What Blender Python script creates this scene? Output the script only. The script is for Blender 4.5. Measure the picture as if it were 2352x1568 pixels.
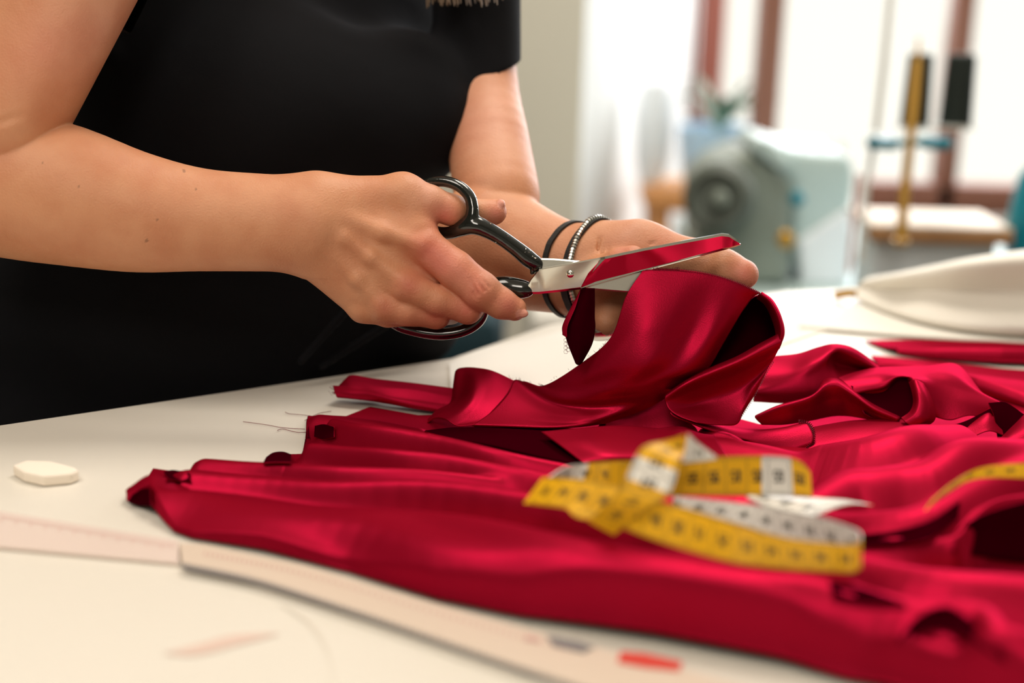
import bpy, bmesh, math, random
import numpy as np
from mathutils import Vector, Matrix
random.seed(7); np.random.seed(7)
PI = math.pi
C = bpy.context.scene.collection
for o in list(bpy.data.objects): bpy.data.objects.remove(o)

# ------------------------------------------------------------------ camera
F = 3267.0            # focal length in pixels of the 2352 px frame (50 mm)
D0 = 0.82             # distance of the shears from the camera
CAMH = 0.27
PITCH = math.radians(15.0); ROLL = math.radians(1.7)
CR = (Matrix.Rotation(PI/2-PITCH, 3, 'X') @ Matrix.Rotation(ROLL, 3, 'Z'))
CRn = np.array(CR); CO = np.array([0.0, 0.0, CAMH])
cam = bpy.data.cameras.new('camera'); camo = bpy.data.objects.new('camera', cam); C.objects.link(camo)
camo.matrix_world = Matrix.Translation(Vector(CO)) @ CR.to_4x4()
cam.lens = 50; cam.sensor_width = 36; cam.clip_start = 0.05; cam.clip_end = 100
cam.dof.use_dof = True; cam.dof.focus_distance = D0*1.0; cam.dof.aperture_fstop = 3.0
bpy.context.scene.camera = camo
sc = bpy.context.scene
sc.view_settings.view_transform = 'Standard'; sc.view_settings.look = 'None'
sc.view_settings.gamma = 1; sc.view_settings.use_curve_mapping = False
sc.view_settings.exposure = 0.10
sc.cycles.max_bounces = 6; sc.cycles.diffuse_bounces = 3; sc.cycles.glossy_bounces = 3
sc.cycles.transmission_bounces = 4; sc.cycles.caustics_reflective = False; sc.cycles.caustics_refractive = False
sc.cycles.sample_clamp_indirect = 4
sc.cycles.use_adaptive_sampling = True; sc.cycles.adaptive_threshold = 0.02

def P(px, py, D=0.0):
    """world point seen at pixel (px,py); D = depth past the shears, in shears-distance pixels"""
    d = D0*(1+D/F)
    v = np.array([(px-1176)/F*d, -(py-784)/F*d, -d])
    return CO + CRn @ v
def PA(a):
    a = np.asarray(a, float); d = D0*(1+a[..., 2]/F)
    v = np.stack([(a[..., 0]-1176)/F*d, -(a[..., 1]-784)/F*d, -d], -1)
    return CO + v @ CRn.T
def DT(px, py, z=0.0):
    """D of the point at pixel on the plane at height z above the table"""
    v = CRn @ np.array([(px-1176)/F, -(py-784)/F, -1.0])
    d = (z-CAMH)/v[2]
    return (d/D0-1)*F
def T(px, py, z=0.0): return P(px, py, DT(px, py, z))
def B(px, py, d): return P(px, py, (d/D0-1)*F)

# ------------------------------------------------------------------ world and lights
w = bpy.data.worlds.new('world'); sc.world = w; w.use_nodes = True
wn = w.node_tree.nodes; wl = w.node_tree.links
wn['Background'].inputs[0].default_value = (1.0, 0.97, 0.86, 1); wn['Background'].inputs[1].default_value = 1.06
def area(name, loc, target, size, power, color, size_y=None, spread=None):
    l = bpy.data.lights.new(name, 'AREA'); l.energy = power; l.size = size; l.color = color
    if size_y: l.shape = 'RECTANGLE'; l.size_y = size_y
    if spread: l.spread = spread
    o = bpy.data.objects.new(name, l); C.objects.link(o); o.location = loc
    o.rotation_euler = (Vector(target)-Vector(loc)).to_track_quat('-Z', 'Y').to_euler()
    return o
area('ceiling_and_fill_lamp', (-0.9, 0.2, 1.72), (-0.9, 0.2, 0), 0.8, 15, (1.0, 0.91, 0.80), 0.8)
area('ceiling_and_fill_lamp', (-0.1, -1.1, 1.6), (0.15, 0.85, 0.1), 0.7, 15, (1.0, 0.91, 0.80), 0.7)  # added fill behind the camera, brightens the hand and cloth fronts
area('ceiling_and_fill_lamp', (0.3, 1.4, 1.72), (0.3, 1.4, 0), 0.8, 20, (1.0, 0.91, 0.80), 0.8)
area('window_daylight', (1.3, 3.05, 0.75), (0.3, 0.9, 0.0), 2.0, 50, (0.93, 0.95, 1.0), 1.3)

# ------------------------------------------------------------------ materials
def mat(name, col, rough=0.5, metal=0.0, spec=0.5, bump=None, sss=None, coat=None, vcol=None, noise=None, sheen=None, tint=None, trans=None, aniso=None):
    m = bpy.data.materials.new(name); m.use_nodes = True
    n = m.node_tree.nodes; l = m.node_tree.links; b = n['Principled BSDF']
    b.inputs['Base Color'].default_value = (*col, 1); b.inputs['Roughness'].default_value = rough
    b.inputs['Metallic'].default_value = metal; b.inputs['Specular IOR Level'].default_value = spec
    tc = n.new('ShaderNodeTexCoord')
    src = None
    if vcol:
        a = n.new('ShaderNodeAttribute'); a.attribute_name = vcol; src = a.outputs['Color']
        l.new(src, b.inputs['Base Color'])
    if noise:
        sc_, col2, lo, hi = noise
        t = n.new('ShaderNodeTexNoise'); t.inputs['Scale'].default_value = sc_; t.inputs['Detail'].default_value = 4
        l.new(tc.outputs['Object'], t.inputs['Vector'])
        r = n.new('ShaderNodeMapRange'); r.inputs[1].default_value = lo; r.inputs[2].default_value = hi
        l.new(t.outputs[0], r.inputs[0])
        mx = n.new('ShaderNodeMix'); mx.data_type = 'RGBA'
        l.new(r.outputs[0], mx.inputs[0])
        if src: l.new(src, mx.inputs[6])
        else: mx.inputs[6].default_value = (*col, 1)
        if src:
            mm = n.new('ShaderNodeMix'); mm.data_type = 'RGBA'; mm.blend_type = 'MULTIPLY'; mm.inputs[0].default_value = 1
            l.new(src, mm.inputs[6]); mm.inputs[7].default_value = (*col2, 1); l.new(mm.outputs[2], mx.inputs[7])
        else: mx.inputs[7].default_value = (*col2, 1)
        l.new(mx.outputs[2], b.inputs['Base Color'])
    if bump:
        prev = None
        for (bs, bd, bst) in bump:
            t = n.new('ShaderNodeTexNoise'); t.inputs['Scale'].default_value = bs; t.inputs['Detail'].default_value = 3
            l.new(tc.outputs['Object'], t.inputs['Vector'])
            bp = n.new('ShaderNodeBump'); bp.inputs['Distance'].default_value = bd; bp.inputs['Strength'].default_value = bst
            l.new(t.outputs[0], bp.inputs['Height'])
            if prev: l.new(prev.outputs[0], bp.inputs['Normal'])
            prev = bp
        l.new(prev.outputs[0], b.inputs['Normal'])
    if sss:
        b.inputs['Subsurface Weight'].default_value = sss[0]; b.inputs['Subsurface Radius'].default_value = sss[1]
        b.inputs['Subsurface Scale'].default_value = sss[2]
    if coat: b.inputs['Coat Weight'].default_value = coat[0]; b.inputs['Coat Roughness'].default_value = coat[1]
    if sheen: b.inputs['Sheen Weight'].default_value = sheen[0]; b.inputs['Sheen Roughness'].default_value = sheen[1]; b.inputs['Sheen Tint'].default_value = (*sheen[2], 1)
    if tint: b.inputs['Specular Tint'].default_value = (*tint, 1)
    if trans: b.inputs['Transmission Weight'].default_value = trans
    return m
def srgb(r, g, b_):
    f = lambda c: (c/255/12.92) if c/255 <= 0.04045 else ((c/255+0.055)/1.055)**2.4
    return (f(r), f(g), f(b_))
M = {}
M['skin'] = mat('skin', (0.6, 0.35, 0.25), 0.48, spec=0.35, vcol='tone', sss=(0.12, (1.0, 0.35, 0.2), 0.006),
                bump=[(90, 0.002, 0.14), (900, 0.0006, 0.5)], noise=(42, (0.90, 0.80, 0.76), 0.38, 0.70))
M['shirt'] = mat('black_jersey', (0.0045, 0.0045, 0.006), 0.85, spec=0.15, bump=[(12, 0.01, 0.3), (1500, 0.0005, 0.4)], sheen=(0.004, 0.5, (0.5, 0.55, 0.8)))
M['satin'] = mat('crimson_satin', srgb(176, 0, 44), 0.42, metal=0.5, spec=0.05, tint=(0.7, 0.0, 0.12), bump=[(1400, 0.00025, 0.35)], noise=(9, srgb(172, 2, 30), 0.4, 0.65))
def satin(name, dcol, gcol, rough):
    m = bpy.data.materials.new(name); m.use_nodes = True; n = m.node_tree.nodes; l = m.node_tree.links
    n.remove(n['Principled BSDF']); out = n['Material Output']
    d = n.new('ShaderNodeBsdfDiffuse'); d.inputs[0].default_value = (*dcol, 1)
    g = n.new('ShaderNodeBsdfAnisotropic'); g.inputs['Color'].default_value = (*gcol, 1); g.inputs['Roughness'].default_value = rough
    g2 = n.new('ShaderNodeBsdfAnisotropic'); g2.inputs['Color'].default_value = (1, 1, 1, 1); g2.inputs['Roughness'].default_value = 0.5
    m1 = n.new('ShaderNodeMixShader'); m1.inputs[0].default_value = 0.5; l.new(d.outputs[0], m1.inputs[1]); l.new(g.outputs[0], m1.inputs[2])
    m2 = n.new('ShaderNodeMixShader'); m2.inputs[0].default_value = 0.006; l.new(m1.outputs[0], m2.inputs[1]); l.new(g2.outputs[0], m2.inputs[2])
    tc = n.new('ShaderNodeTexCoord'); t = n.new('ShaderNodeTexNoise'); t.inputs['Scale'].default_value = 1400; l.new(tc.outputs['Object'], t.inputs['Vector'])
    bp = n.new('ShaderNodeBump'); bp.inputs['Distance'].default_value = 0.00025; bp.inputs['Strength'].default_value = 0.35; l.new(t.outputs[0], bp.inputs['Height'])
    for s_ in (d, g, g2): l.new(bp.outputs[0], s_.inputs['Normal'])
    l.new(m2.outputs[0], out.inputs['Surface']); return m
M['satin'] = satin('crimson_satin', srgb(134, 0, 25), srgb(188, 0, 55), 0.42)
M['reverse_and_shade'] = mat('crimson_satin_reverse_and_shade', srgb(50, 0, 9), 0.8, spec=0.0, bump=[(1400, 0.0003, 0.4)])  # back of the cloth, darkened to double as painted shade in hollows
M['thread'] = mat('crimson_thread', srgb(120, 5, 35), 0.7)
M['table'] = mat('white_laminate', srgb(232, 226, 214), 0.38, spec=0.4, noise=(3, srgb(226, 219, 205), 0.45, 0.7))
M['paper'] = mat('white_paper', srgb(240, 236, 226), 0.8)
M['canvas'] = mat('white_cotton', srgb(238, 233, 222), 0.9, bump=[(30, 0.004, 0.3)])
M['enamel'] = mat('black_enamel', (0.004, 0.005, 0.004), 0.12, spec=0.6, coat=(0.6, 0.05), noise=(700, (0.004, 0.006, 0.005), 0.4, 0.6))
M['steel'] = mat('polished_steel', (0.80, 0.77, 0.70), 0.07, metal=1.0)
M['steel_dull'] = mat('ground_steel', (0.62, 0.60, 0.53), 0.32, metal=1.0)
M['chip'] = mat('bare_metal_chip', (0.75, 0.72, 0.62), 0.3, metal=1.0)
M['yellow'] = mat('yellow_tape_print', srgb(238, 178, 20), 0.45, spec=0.3)
M['tapewhite'] = mat('white_tape_print', srgb(235, 230, 220), 0.45)
M['ink'] = mat('black_ink', srgb(40, 36, 24), 0.5)
M['greyink'] = mat('grey_ink', srgb(120, 118, 120), 0.5)
M['elastic'] = mat('black_elastic', (0.006, 0.006, 0.006), 0.6)
M['silver'] = mat('silver_chain', (0.55, 0.53, 0.48), 0.25, metal=1.0)
M['wall'] = mat('grey_beige_plaster', srgb(226, 222, 207), 0.9, bump=[(60, 0.002, 0.1)])
M['wallwhite'] = mat('white_plaster', srgb(240, 240, 236), 0.9)
M['frame'] = mat('red_brown_window_frame', srgb(148, 98, 80), 0.5)
M['frame2'] = mat('red_window_frame', srgb(168, 100, 86), 0.5)
M['ceiling'] = mat('ceiling_paint', srgb(235, 228, 215), 0.9)
M['floor'] = mat('floor_lino', srgb(120, 110, 100), 0.5, noise=(4, srgb(100, 92, 84), 0.4, 0.6))
M['machine'] = mat('grey_green_enamel', srgb(138, 148, 138), 0.45)
M['machine_dark'] = mat('dark_grey_enamel', srgb(98, 106, 98), 0.5)
M['machine_light'] = mat('pale_teal_enamel', srgb(190, 210, 208), 0.4)
M['teal'] = mat('teal_plastic', srgb(10, 130, 150), 0.4)
M['brass'] = mat('brass', srgb(196, 150, 62), 0.35, metal=0.6)
M['cone'] = mat('black_thread', srgb(24, 34, 28), 0.8)
M['cork'] = mat('white_plastic', srgb(215, 215, 208), 0.5)
M['wood'] = mat('pale_wood', srgb(226, 206, 180), 0.5)
M['woodedge'] = mat('tan_wood_edge', srgb(186, 134, 84), 0.6, noise=(30, srgb(170, 118, 70), 0.4, 0.6))
M['bluepot'] = mat('pale_blue_glaze', srgb(186, 216, 238), 0.3)
M['leaf'] = mat('leaf_green', srgb(92, 122, 84), 0.5)
M['orange'] = mat('orange_wood', srgb(214, 150, 90), 0.5)
M['bluewhite'] = mat('blue_white_cloth', srgb(235, 241, 245), 0.8)
M['darkteal'] = mat('dark_teal_fabric', srgb(18, 52, 62), 0.8)
M['chalk'] = mat('tailors_chalk', srgb(250, 238, 222), 0.85)
M['acrylic'] = mat('pinkish_clear_plastic', srgb(232, 214, 204), 0.25)
M['rulerwood'] = mat('cream_ruler_face', srgb(222, 204, 186), 0.4)
M['pink'] = mat('pink_print', srgb(205, 160, 152), 0.6)
M['redlabel'] = mat('red_print', srgb(214, 60, 44), 0.5)
M['hair'] = mat('light_brown_hair', srgb(120, 96, 70), 0.5)
M['trouser'] = mat('black_trousers', (0.005, 0.005, 0.006), 0.9)

# ------------------------------------------------------------------ helpers
def mesh_obj(name, verts, faces, m, parent=None, smooth=True, mats=None, fmat=None):
    me = bpy.data.meshes.new(name)
    verts = np.asarray(verts, float)
    me.from_pydata(verts.tolist(), [], faces if isinstance(faces, list) else faces.tolist())
    if mats:
        for x in mats: me.materials.append(M[x])
        if fmat is not None: me.polygons.foreach_set('material_index', np.asarray(fmat, np.int32))
    else: me.materials.append(M[m])
    if smooth: me.polygons.foreach_set('use_smooth', np.ones(len(me.polygons), bool))
    me.update()
    o = bpy.data.objects.new(name, me); C.objects.link(o)
    if parent: o.parent = parent
    return o
def empty(name, loc):
    o = bpy.data.objects.new(name, None); C.objects.link(o); o.location = Vector(loc); o.empty_display_size = 0.05
    return o
def par(o, root):
    o.parent = root; o.matrix_parent_inverse = Matrix.Translation(-Vector(root.location)); return o
def tag(o, label, cat, group=None):
    o['label'] = label; o['category'] = cat
    if group: o['group'] = group
    return o
def struct(o): o['kind'] = 'structure'; return o
class MB:
    def __init__(s): s.v = []; s.f = []
    def add(s, v, f):
        n = len(s.v); s.v += [list(map(float, p)) for p in v]; s.f += [[i+n for i in q] for q in f]
    def box(s, lo, hi, bev=0):
        x0, y0, z0 = lo; x1, y1, z1 = hi
        if bev:
            bm = bmesh.new(); bmesh.ops.create_cube(bm, size=1)
            for v in bm.verts: v.co = Vector(((x0+x1)/2+v.co.x*(x1-x0), (y0+y1)/2+v.co.y*(y1-y0), (z0+z1)/2+v.co.z*(z1-z0)))
            bmesh.ops.bevel(bm, geom=bm.edges[:], offset=bev, segments=2, profile=0.5, affect='EDGES')
            bm.verts.index_update(); s.add([v.co for v in bm.verts], [[v.index for v in f.verts] for f in bm.faces]); bm.free(); return
        v = [(x0,y0,z0),(x1,y0,z0),(x1,y1,z0),(x0,y1,z0),(x0,y0,z1),(x1,y0,z1),(x1,y1,z1),(x0,y1,z1)]
        s.add(v, [(0,3,2,1),(4,5,6,7),(0,1,5,4),(1,2,6,5),(2,3,7,6),(3,0,4,7)])
    def tube(s, pts, r, n=10, closed=False, caps=True, flat=None):
        pts = [Vector(p) for p in pts]; k = len(pts)
        rs = r if hasattr(r, '__len__') else [r]*k
        rings = []; up = None
        for i, p in enumerate(pts):
            a = pts[(i-1) % k] if (closed or i > 0) else p; b = pts[(i+1) % k] if (closed or i < k-1) else p
            t = (b-a).normalized()
            if up is None:
                up = t.orthogonal().normalized()
            up = (up - t*up.dot(t)).normalized(); sd = t.cross(up)
            rings.append([p + (up*math.cos(2*PI*j/n)+sd*math.sin(2*PI*j/n))*rs[i] for j in range(n)])
        v = [q for rg in rings for q in rg]; f = []
        for i in range(k if closed else k-1):
            i2 = (i+1) % k
            for j in range(n):
                f.append([i*n+j, i*n+(j+1) % n, i2*n+(j+1) % n, i2*n+j])
        if caps and not closed: f.append(list(range(n))[::-1]); f.append([(k-1)*n+j for j in range(n)])
        s.add(v, f)
    def lathe(s, prof, c, n=32, axis=(0,0,1)):
        ax = Vector(axis).normalized(); u = ax.orthogonal().normalized(); w_ = ax.cross(u); c = Vector(c)
        v = []; f = []
        for (r, h) in prof:
            for j in range(n):
                a = 2*PI*j/n; v.append(c+ax*h+(u*math.cos(a)+w_*math.sin(a))*r)
        for i in range(len(prof)-1):
            for j in range(n): f.append([i*n+j, i*n+(j+1) % n, (i+1)*n+(j+1) % n, (i+1)*n+j])
        f.append(list(range(n))[::-1]); f.append([(len(prof)-1)*n+j for j in range(n)])
        s.add(v, f)
    def build(s, name, m, parent=None, smooth=True): 
        o = mesh_obj(name, s.v, s.f, m, None, smooth)
        if smooth:
            md = o.modifiers.new('edges', 'EDGE_SPLIT'); md.split_angle = math.radians(40)
        if parent: par(o, parent)
        return o
def boxw(name, lo, hi, m, parent=None, bev=0.0):
    b = MB(); b.box(lo, hi, bev); return b.build(name, m, parent, smooth=bool(bev))
def crm(t, p0, p1, p2, p3):
    return 0.5*((2*p1)+(-p0+p2)*t+(2*p0-5*p1+4*p2-p3)*t**2+(-p0+3*p1-3*p2+p3)*t**3)
def spline(pts, n):
    """n points along a Catmull-Rom curve through pts (numpy k x d)"""
    pts = np.asarray(pts, float); k = len(pts)
    ext = np.concatenate([[2*pts[0]-pts[1]], pts, [2*pts[-1]-pts[-2]]])
    s_ = np.linspace(0, k-1, n); i = np.minimum(s_.astype(int), k-2); t = (s_-i).reshape(-1, *([1]*(pts.ndim-1)))
    return crm(t, ext[i], ext[i+1], ext[i+2], ext[i+3])
def gridf(nv, nu):
    idx = np.arange(nv*nu).reshape(nv, nu)
    return np.stack([idx[:-1, :-1], idx[:-1, 1:], idx[1:, 1:], idx[1:, :-1]], -1).reshape(-1, 4)
def patch(rows, nv, nu):
    """bicubic surface through a grid of authoring points (px,py,D) -> world verts, faces"""
    a = np.asarray(rows, float)
    a = spline(a, nv)
    a = np.swapaxes(spline(np.swapaxes(a, 0, 1), nu), 0, 1)
    return a
def cloth(name, grids, m='satin', parent=None, thick=0.0006, world=False, inv=()):
    vs = []; fs = []; n = 0
    for gi, g in enumerate(grids):
        wv = g if world else PA(g)
        c = np.cross(wv[1:, :-1]-wv[:-1, :-1], wv[:-1, 1:]-wv[:-1, :-1]); s_ = -(c*(CO-wv[:-1, :-1])).sum()   # face order turned so that the right side looks at the viewer's side
        q = gridf(*g.shape[:2]); q = q if (s_ > 0) != (gi in inv) else q[:, ::-1]
        vs.append(wv.reshape(-1, 3)); fs.append(q+n); n += g.shape[0]*g.shape[1]
    o = mesh_obj(name, np.concatenate(vs), np.concatenate(fs), m, parent)
    if m == 'satin': o.data.materials.append(M['reverse_and_shade'])
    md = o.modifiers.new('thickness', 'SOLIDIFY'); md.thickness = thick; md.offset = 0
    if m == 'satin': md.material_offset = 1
    return o

# ------------------------------------------------------------------ implicit surfaces (for the body)
class Field:
    def __init__(s, lo, hi, h):
        s.lo = np.array(lo, float); s.h = h; s.n = (np.ceil((np.array(hi)-lo)/h)+1).astype(int)
        s.D = np.full(s.n, 60.0, np.float32)
    def region(s, lo, hi):
        a = np.clip(np.floor((lo-s.lo)/s.h).astype(int), 0, s.n); b = np.clip(np.ceil((hi-s.lo)/s.h).astype(int)+1, 0, s.n)
        if (b <= a).any(): return None
        g = [((np.arange(a[i], b[i])*s.h)+s.lo[i]).astype(np.float32) for i in range(3)]
        return tuple(slice(a[i], b[i]) for i in range(3)), np.meshgrid(*g, indexing='ij', sparse=True)
    def put(s, sl, d, k, sub=False):
        A = s.D[sl]
        if sub:
            d = -d; h = np.clip(1-np.abs(A-d)/k, 0, None); s.D[sl] = np.maximum(A, d)+h*h*k*0.25
        else:
            h = np.clip(1-np.abs(A-d)/k, 0, None); s.D[sl] = np.minimum(A, d)-h*h*k*0.25
    def cone(s, a, b, k=10, fz=1.0, sub=False, clip=None):
        ra, rb = a[3], b[3]; A = np.array(a[:3], float); B_ = np.array(b[:3], float); m = max(ra, rb)*max(1, fz)+k+10
        r = s.region(np.minimum(A, B_)-m, np.maximum(A, B_)+m)
        if r is None: return
        sl, (X, Y, Z) = r; d = B_-A; d2 = np.array([d[0], d[1], d[2]/fz]); L = float((d2*d2).sum())+1e-6
        x = X-A[0]; y = Y-A[1]; z = (Z-A[2])/fz
        t = np.clip((x*d2[0]+y*d2[1]+z*d2[2])/L, 0, 1)
        dist = np.sqrt((x-t*d2[0])**2+(y-t*d2[1])**2+(z-t*d2[2])**2)-(ra+(rb-ra)*t)
        dist = dist*min(1.0, (1+fz)/2) if fz < 1 else dist
        if clip:
            c, nrm = clip; nrm = np.array(nrm, float); nrm /= np.linalg.norm(nrm)
            dist = np.maximum(dist, (X-c[0])*nrm[0]+(Y-c[1])*nrm[1]+(Z-c[2])*nrm[2])
        s.put(sl, dist.astype(np.float32), k, sub)
    def chain(s, pts, k=10, kj=8, fz=1.0):
        sub = None
        for i in range(len(pts)-1): s.cone(pts[i], pts[i+1], k if i == 0 else kj, fz)
    def ell(s, c, r, k=20, shear=0.0, sub=False):
        c = np.array(c, float); r = np.array(r, float); m = r+k+10; m[2] += abs(shear)*r[0]
        rg = s.region(c-m, c+m)
        if rg is None: return
        sl, (X, Y, Z) = rg
        x = (X-c[0]); y = (Y-c[1]); z = (Z-c[2])-shear*x
        q = np.sqrt((x/r[0])**2+(y/r[1])**2+(z/r[2])**2)
        q2 = np.sqrt((x/r[0]**2)**2+(y/r[1]**2)**2+(z/r[2]**2)**2)+1e-9
        d = np.where(q < 0.2, -0.8*r.min(), q*(q-1)/q2)
        s.put(sl, d.astype(np.float32), k, sub)
    def mesh(s):
        D = s.D; n = s.n; S = D < 0
        c = np.zeros(tuple(n-1), np.int8)
        for i in (0, 1):
            for j in (0, 1):
                for k in (0, 1): c += S[i:n[0]-1+i, j:n[1]-1+j, k:n[2]-1+k]
        act = (c > 0) & (c < 8); I = np.argwhere(act); idx = np.full(act.shape, -1, np.int64); idx[act] = np.arange(len(I))
        acc = np.zeros((len(I), 3)); cnt = np.zeros(len(I))
        cor = [(i, j, k) for i in (0, 1) for j in (0, 1) for k in (0, 1)]
        val = {q: D[I[:, 0]+q[0], I[:, 1]+q[1], I[:, 2]+q[2]] for q in cor}
        for q in cor:
            for ax in range(3):
                if q[ax] == 0:
                    q2 = list(q); q2[ax] = 1; q2 = tuple(q2)
                    a, b = val[q], val[q2]; cr = (a < 0) != (b < 0)
                    t = np.where(cr, a/(a-b+1e-12*(a == b)), 0)
                    p = np.array(q, float)[None, :].repeat(len(I), 0); p[:, ax] += t
                    acc[cr] += p[cr]; cnt[cr] += 1
        V = (I+acc/cnt[:, None])*s.h+s.lo
        Fs = []
        for ax in range(3):
            u, v = [(1, 2), (2, 0), (0, 1)][ax]
            sh = [slice(None)]*3; s0 = list(sh); s1 = list(sh); s0[ax] = slice(0, -1); s1[ax] = slice(1, None)
            E = S[tuple(s0)] != S[tuple(s1)]; pos = S[tuple(s0)]
            E[tuple(slice(0, 1) if a == u else slice(None) for a in range(3))] = False
            E[tuple(slice(0, 1) if a == v else slice(None) for a in range(3))] = False
            for a in (u, v):
                E[tuple(slice(-1, None) if q == a else slice(None) for q in range(3))] = False
            J = np.argwhere(E); fl = pos[E]
            def cell(du, dv):
                K = J.copy(); K[:, u] -= du; K[:, v] -= dv; return idx[K[:, 0], K[:, 1], K[:, 2]]
            q = np.stack([cell(1, 1), cell(0, 1), cell(0, 0), cell(1, 0)], -1)
            q[~fl] = q[~fl][:, ::-1]; Fs.append(q)
        Fq = np.concatenate(Fs); Fq = Fq[(Fq >= 0).all(1)]
        return V, Fq

# ------------------------------------------------------------------ the room
FLOORZ = -0.92; CEILZ = 1.75
struct(boxw('floor', (-4, -3, FLOORZ-0.05), (4.5, 4.2, FLOORZ), 'floor'))
struct(boxw('ceiling', (-4, -3, CEILZ), (4.5, 4.2, CEILZ+0.05), 'ceiling'))
struct(boxw('wall_front', (-4, -3.05, FLOORZ), (4.5, -3, CEILZ), 'wall'))
struct(boxw('wall_left', (-4.05, -3, FLOORZ), (-4, 4.2, CEILZ), 'wall'))
struct(boxw('wall_right', (4.5, -3, FLOORZ), (4.55, 4.2, CEILZ), 'wall'))
YW = 3.25      # window wall
a = B(1335, 300, 2.4); b = B(1592, 300, 3.35)
struct(boxw('wall_back', (-4, a[1], FLOORZ), (a[0], a[1]+0.12, CEILZ), 'wall'))
q = MB(); 
q.add([(a[0], a[1], FLOORZ), (b[0], b[1], FLOORZ), (b[0], b[1], CEILZ), (a[0], a[1], CEILZ),
       (a[0]-0.1, a[1]+0.06, FLOORZ), (b[0]-0.1, b[1]+0.06, FLOORZ), (b[0]-0.1, b[1]+0.06, CEILZ), (a[0]-0.1, a[1]+0.06, CEILZ)],
      [(0,1,2,3),(7,6,5,4),(0,4,5,1),(3,2,6,7),(0,3,7,4),(1,5,6,2)])
struct(q.build('wall_side', 'wallwhite', None, False))
# window wall: sill wall, frames with real openings to the sky
YW = float(b[1])
def xw(px, py, y):       # world x, z of a pixel on the vertical plane y
    v = CRn @ np.array([(px-1176)/F, -(py-784)/F, -1.0]); k = y/v[1]; return float(v[0]*k), float(CAMH+v[2]*k)
zs = xw(2100, 478, YW-0.45)[1]
struct(boxw('wall_window', (float(b[0])-0.05, YW, FLOORZ), (4.5, YW+0.15, xw(1700, 470, YW)[1]), 'wallwhite'))
struct(boxw('wall_window_top', (float(b[0])-0.05, YW, 1.55), (4.5, YW+0.15, CEILZ), 'wallwhite'))
def win(n, y, posts, rails, m, ztop=1.6):
    r = empty('window_%d' % n, (xw(posts[0][0], 300, y)[0], y, xw(posts[0][0], 500, y)[1])); struct(r)
    for (pa, pb, zb) in posts:
        x0 = xw(pa, 0, y)[0]; x1 = xw(pb, 0, y)[0]
        boxw('window_post', (x0, y-0.03, xw(pa, zb, y)[1]), (x1, y+0.03, ztop), m, r, 0.006)
    for (pa, pb, ya, yb) in rails:
        boxw('window_rail', (xw(pa, ya, y)[0], y-0.03, xw((pa+pb)/2, yb, y)[1]), (xw(pb, ya, y)[0], y+0.03, xw((pa+pb)/2, ya, y)[1]), m, r, 0.006)
    return r
win(1, YW-0.05, [(1612, 1637, 330), (1637, 1667, 330)], [], 'frame2')
win(2, 2.55, [(1745, 1800, 620)], [], 'frame')
win(3, 2.75, [(2188, 2235, 480)], [(1985, 2700, 422, 492)], 'frame')

# ------------------------------------------------------------------ cutting table
e0 = T(0, 975); e1 = T(800, 858); dr = (e1-e0)/np.linalg.norm(e1-e0); nrm = np.array([-dr[1], dr[0], 0])
L0 = e0-dr*1.2; R0 = e0+dr*0.86
# table-top polygon: near-left, far edge beside the person, then widening at the back right
far = T(1800, 668); fr = T(2900, 620)
poly = [L0, e0+dr*0.0, e1, T(1035, 822), T(1260, 745), far, fr, np.array([1.6, -0.5, 0]), np.array([-1.3, -0.5, 0])]
tb = empty('cutting_table', (0.1, 0.6, FLOORZ))
tag(tb, 'large white laminate cutting table under the fabric', 'table')
def slab(name, poly, z0, z1, m, parent=None, bev=0.0):
    n = len(poly); v = [(p[0], p[1], z0) for p in poly]+[(p[0], p[1], z1) for p in poly]
    f = [list(range(n))[::-1], [i+n for i in range(n)]]+[[i, (i+1) % n, (i+1) % n+n, i+n] for i in range(n)]
    bm = bmesh.new(); bv = [bm.verts.new(q) for q in v]
    for q in f: bm.faces.new([bv[i] for i in q])
    bmesh.ops.recalc_face_normals(bm, faces=bm.faces[:])
    if bev: bmesh.ops.bevel(bm, geom=bm.edges[:], offset=bev, segments=2, profile=0.5, affect='EDGES')
    me = bpy.data.meshes.new(name); bm.to_mesh(me); bm.free(); me.materials.append(M[m])
    o = bpy.data.objects.new(name, me); C.objects.link(o)
    if parent: par(o, parent)
    return o
slab('tabletop', poly[::-1], -0.028, 0.0, 'table', tb, 0.0015)
for (x, y) in ((-1.1, -0.3), (1.4, -0.3), (1.35, 1.25), (-0.9, 0.35)):
    boxw('leg', (x-0.03, y-0.03, FLOORZ), (x+0.03, y+0.03, -0.028), 'cork', tb, 0.004)

# ------------------------------------------------------------------ the person
person = empty('person', (float(P(600, 800, 750)[0]), float(P(600, 800, 750)[1]), FLOORZ))
tag(person, 'person in a black t-shirt leaning at the table and cutting red fabric with shears', 'person')
def tones(V, base, spots):
    c = np.tile(np.array(base), (len(V), 1))
    for (x, y, z, r, col, s) in spots:
        d = np.sqrt((V[:, 0]-x)**2+(V[:, 1]-y)**2+((V[:, 2]-z)*0.6)**2); wgt = (np.clip(1-d/r, 0, 1)**1.2*s)[:, None]
        c = c*(1-wgt)+np.array(col)*wgt
    return c
TAN = srgb(212, 150, 112); PINK = srgb(220, 122, 110); PALE = srgb(226, 170, 148); NAIL = srgb(226, 158, 138); DKP = srgb(205, 100, 88)
# right arm and hand (left in the picture)
fa = Field((-240, -330, -260), (1245, 800, 330), 3.2)
fa.cone((212, -240, 70, 205), (-20, 262, 30, 176), 10)
fa.chain([tuple(q) for q in spline([(-35, 425, 10, 158), (110, 440, 0, 164), (300, 485, 0, 139), (450, 504, 0, 118), (600, 511, 0, 111), (705, 514, 0, 109)], 26)], k=6, kj=4, fz=0.86)
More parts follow.
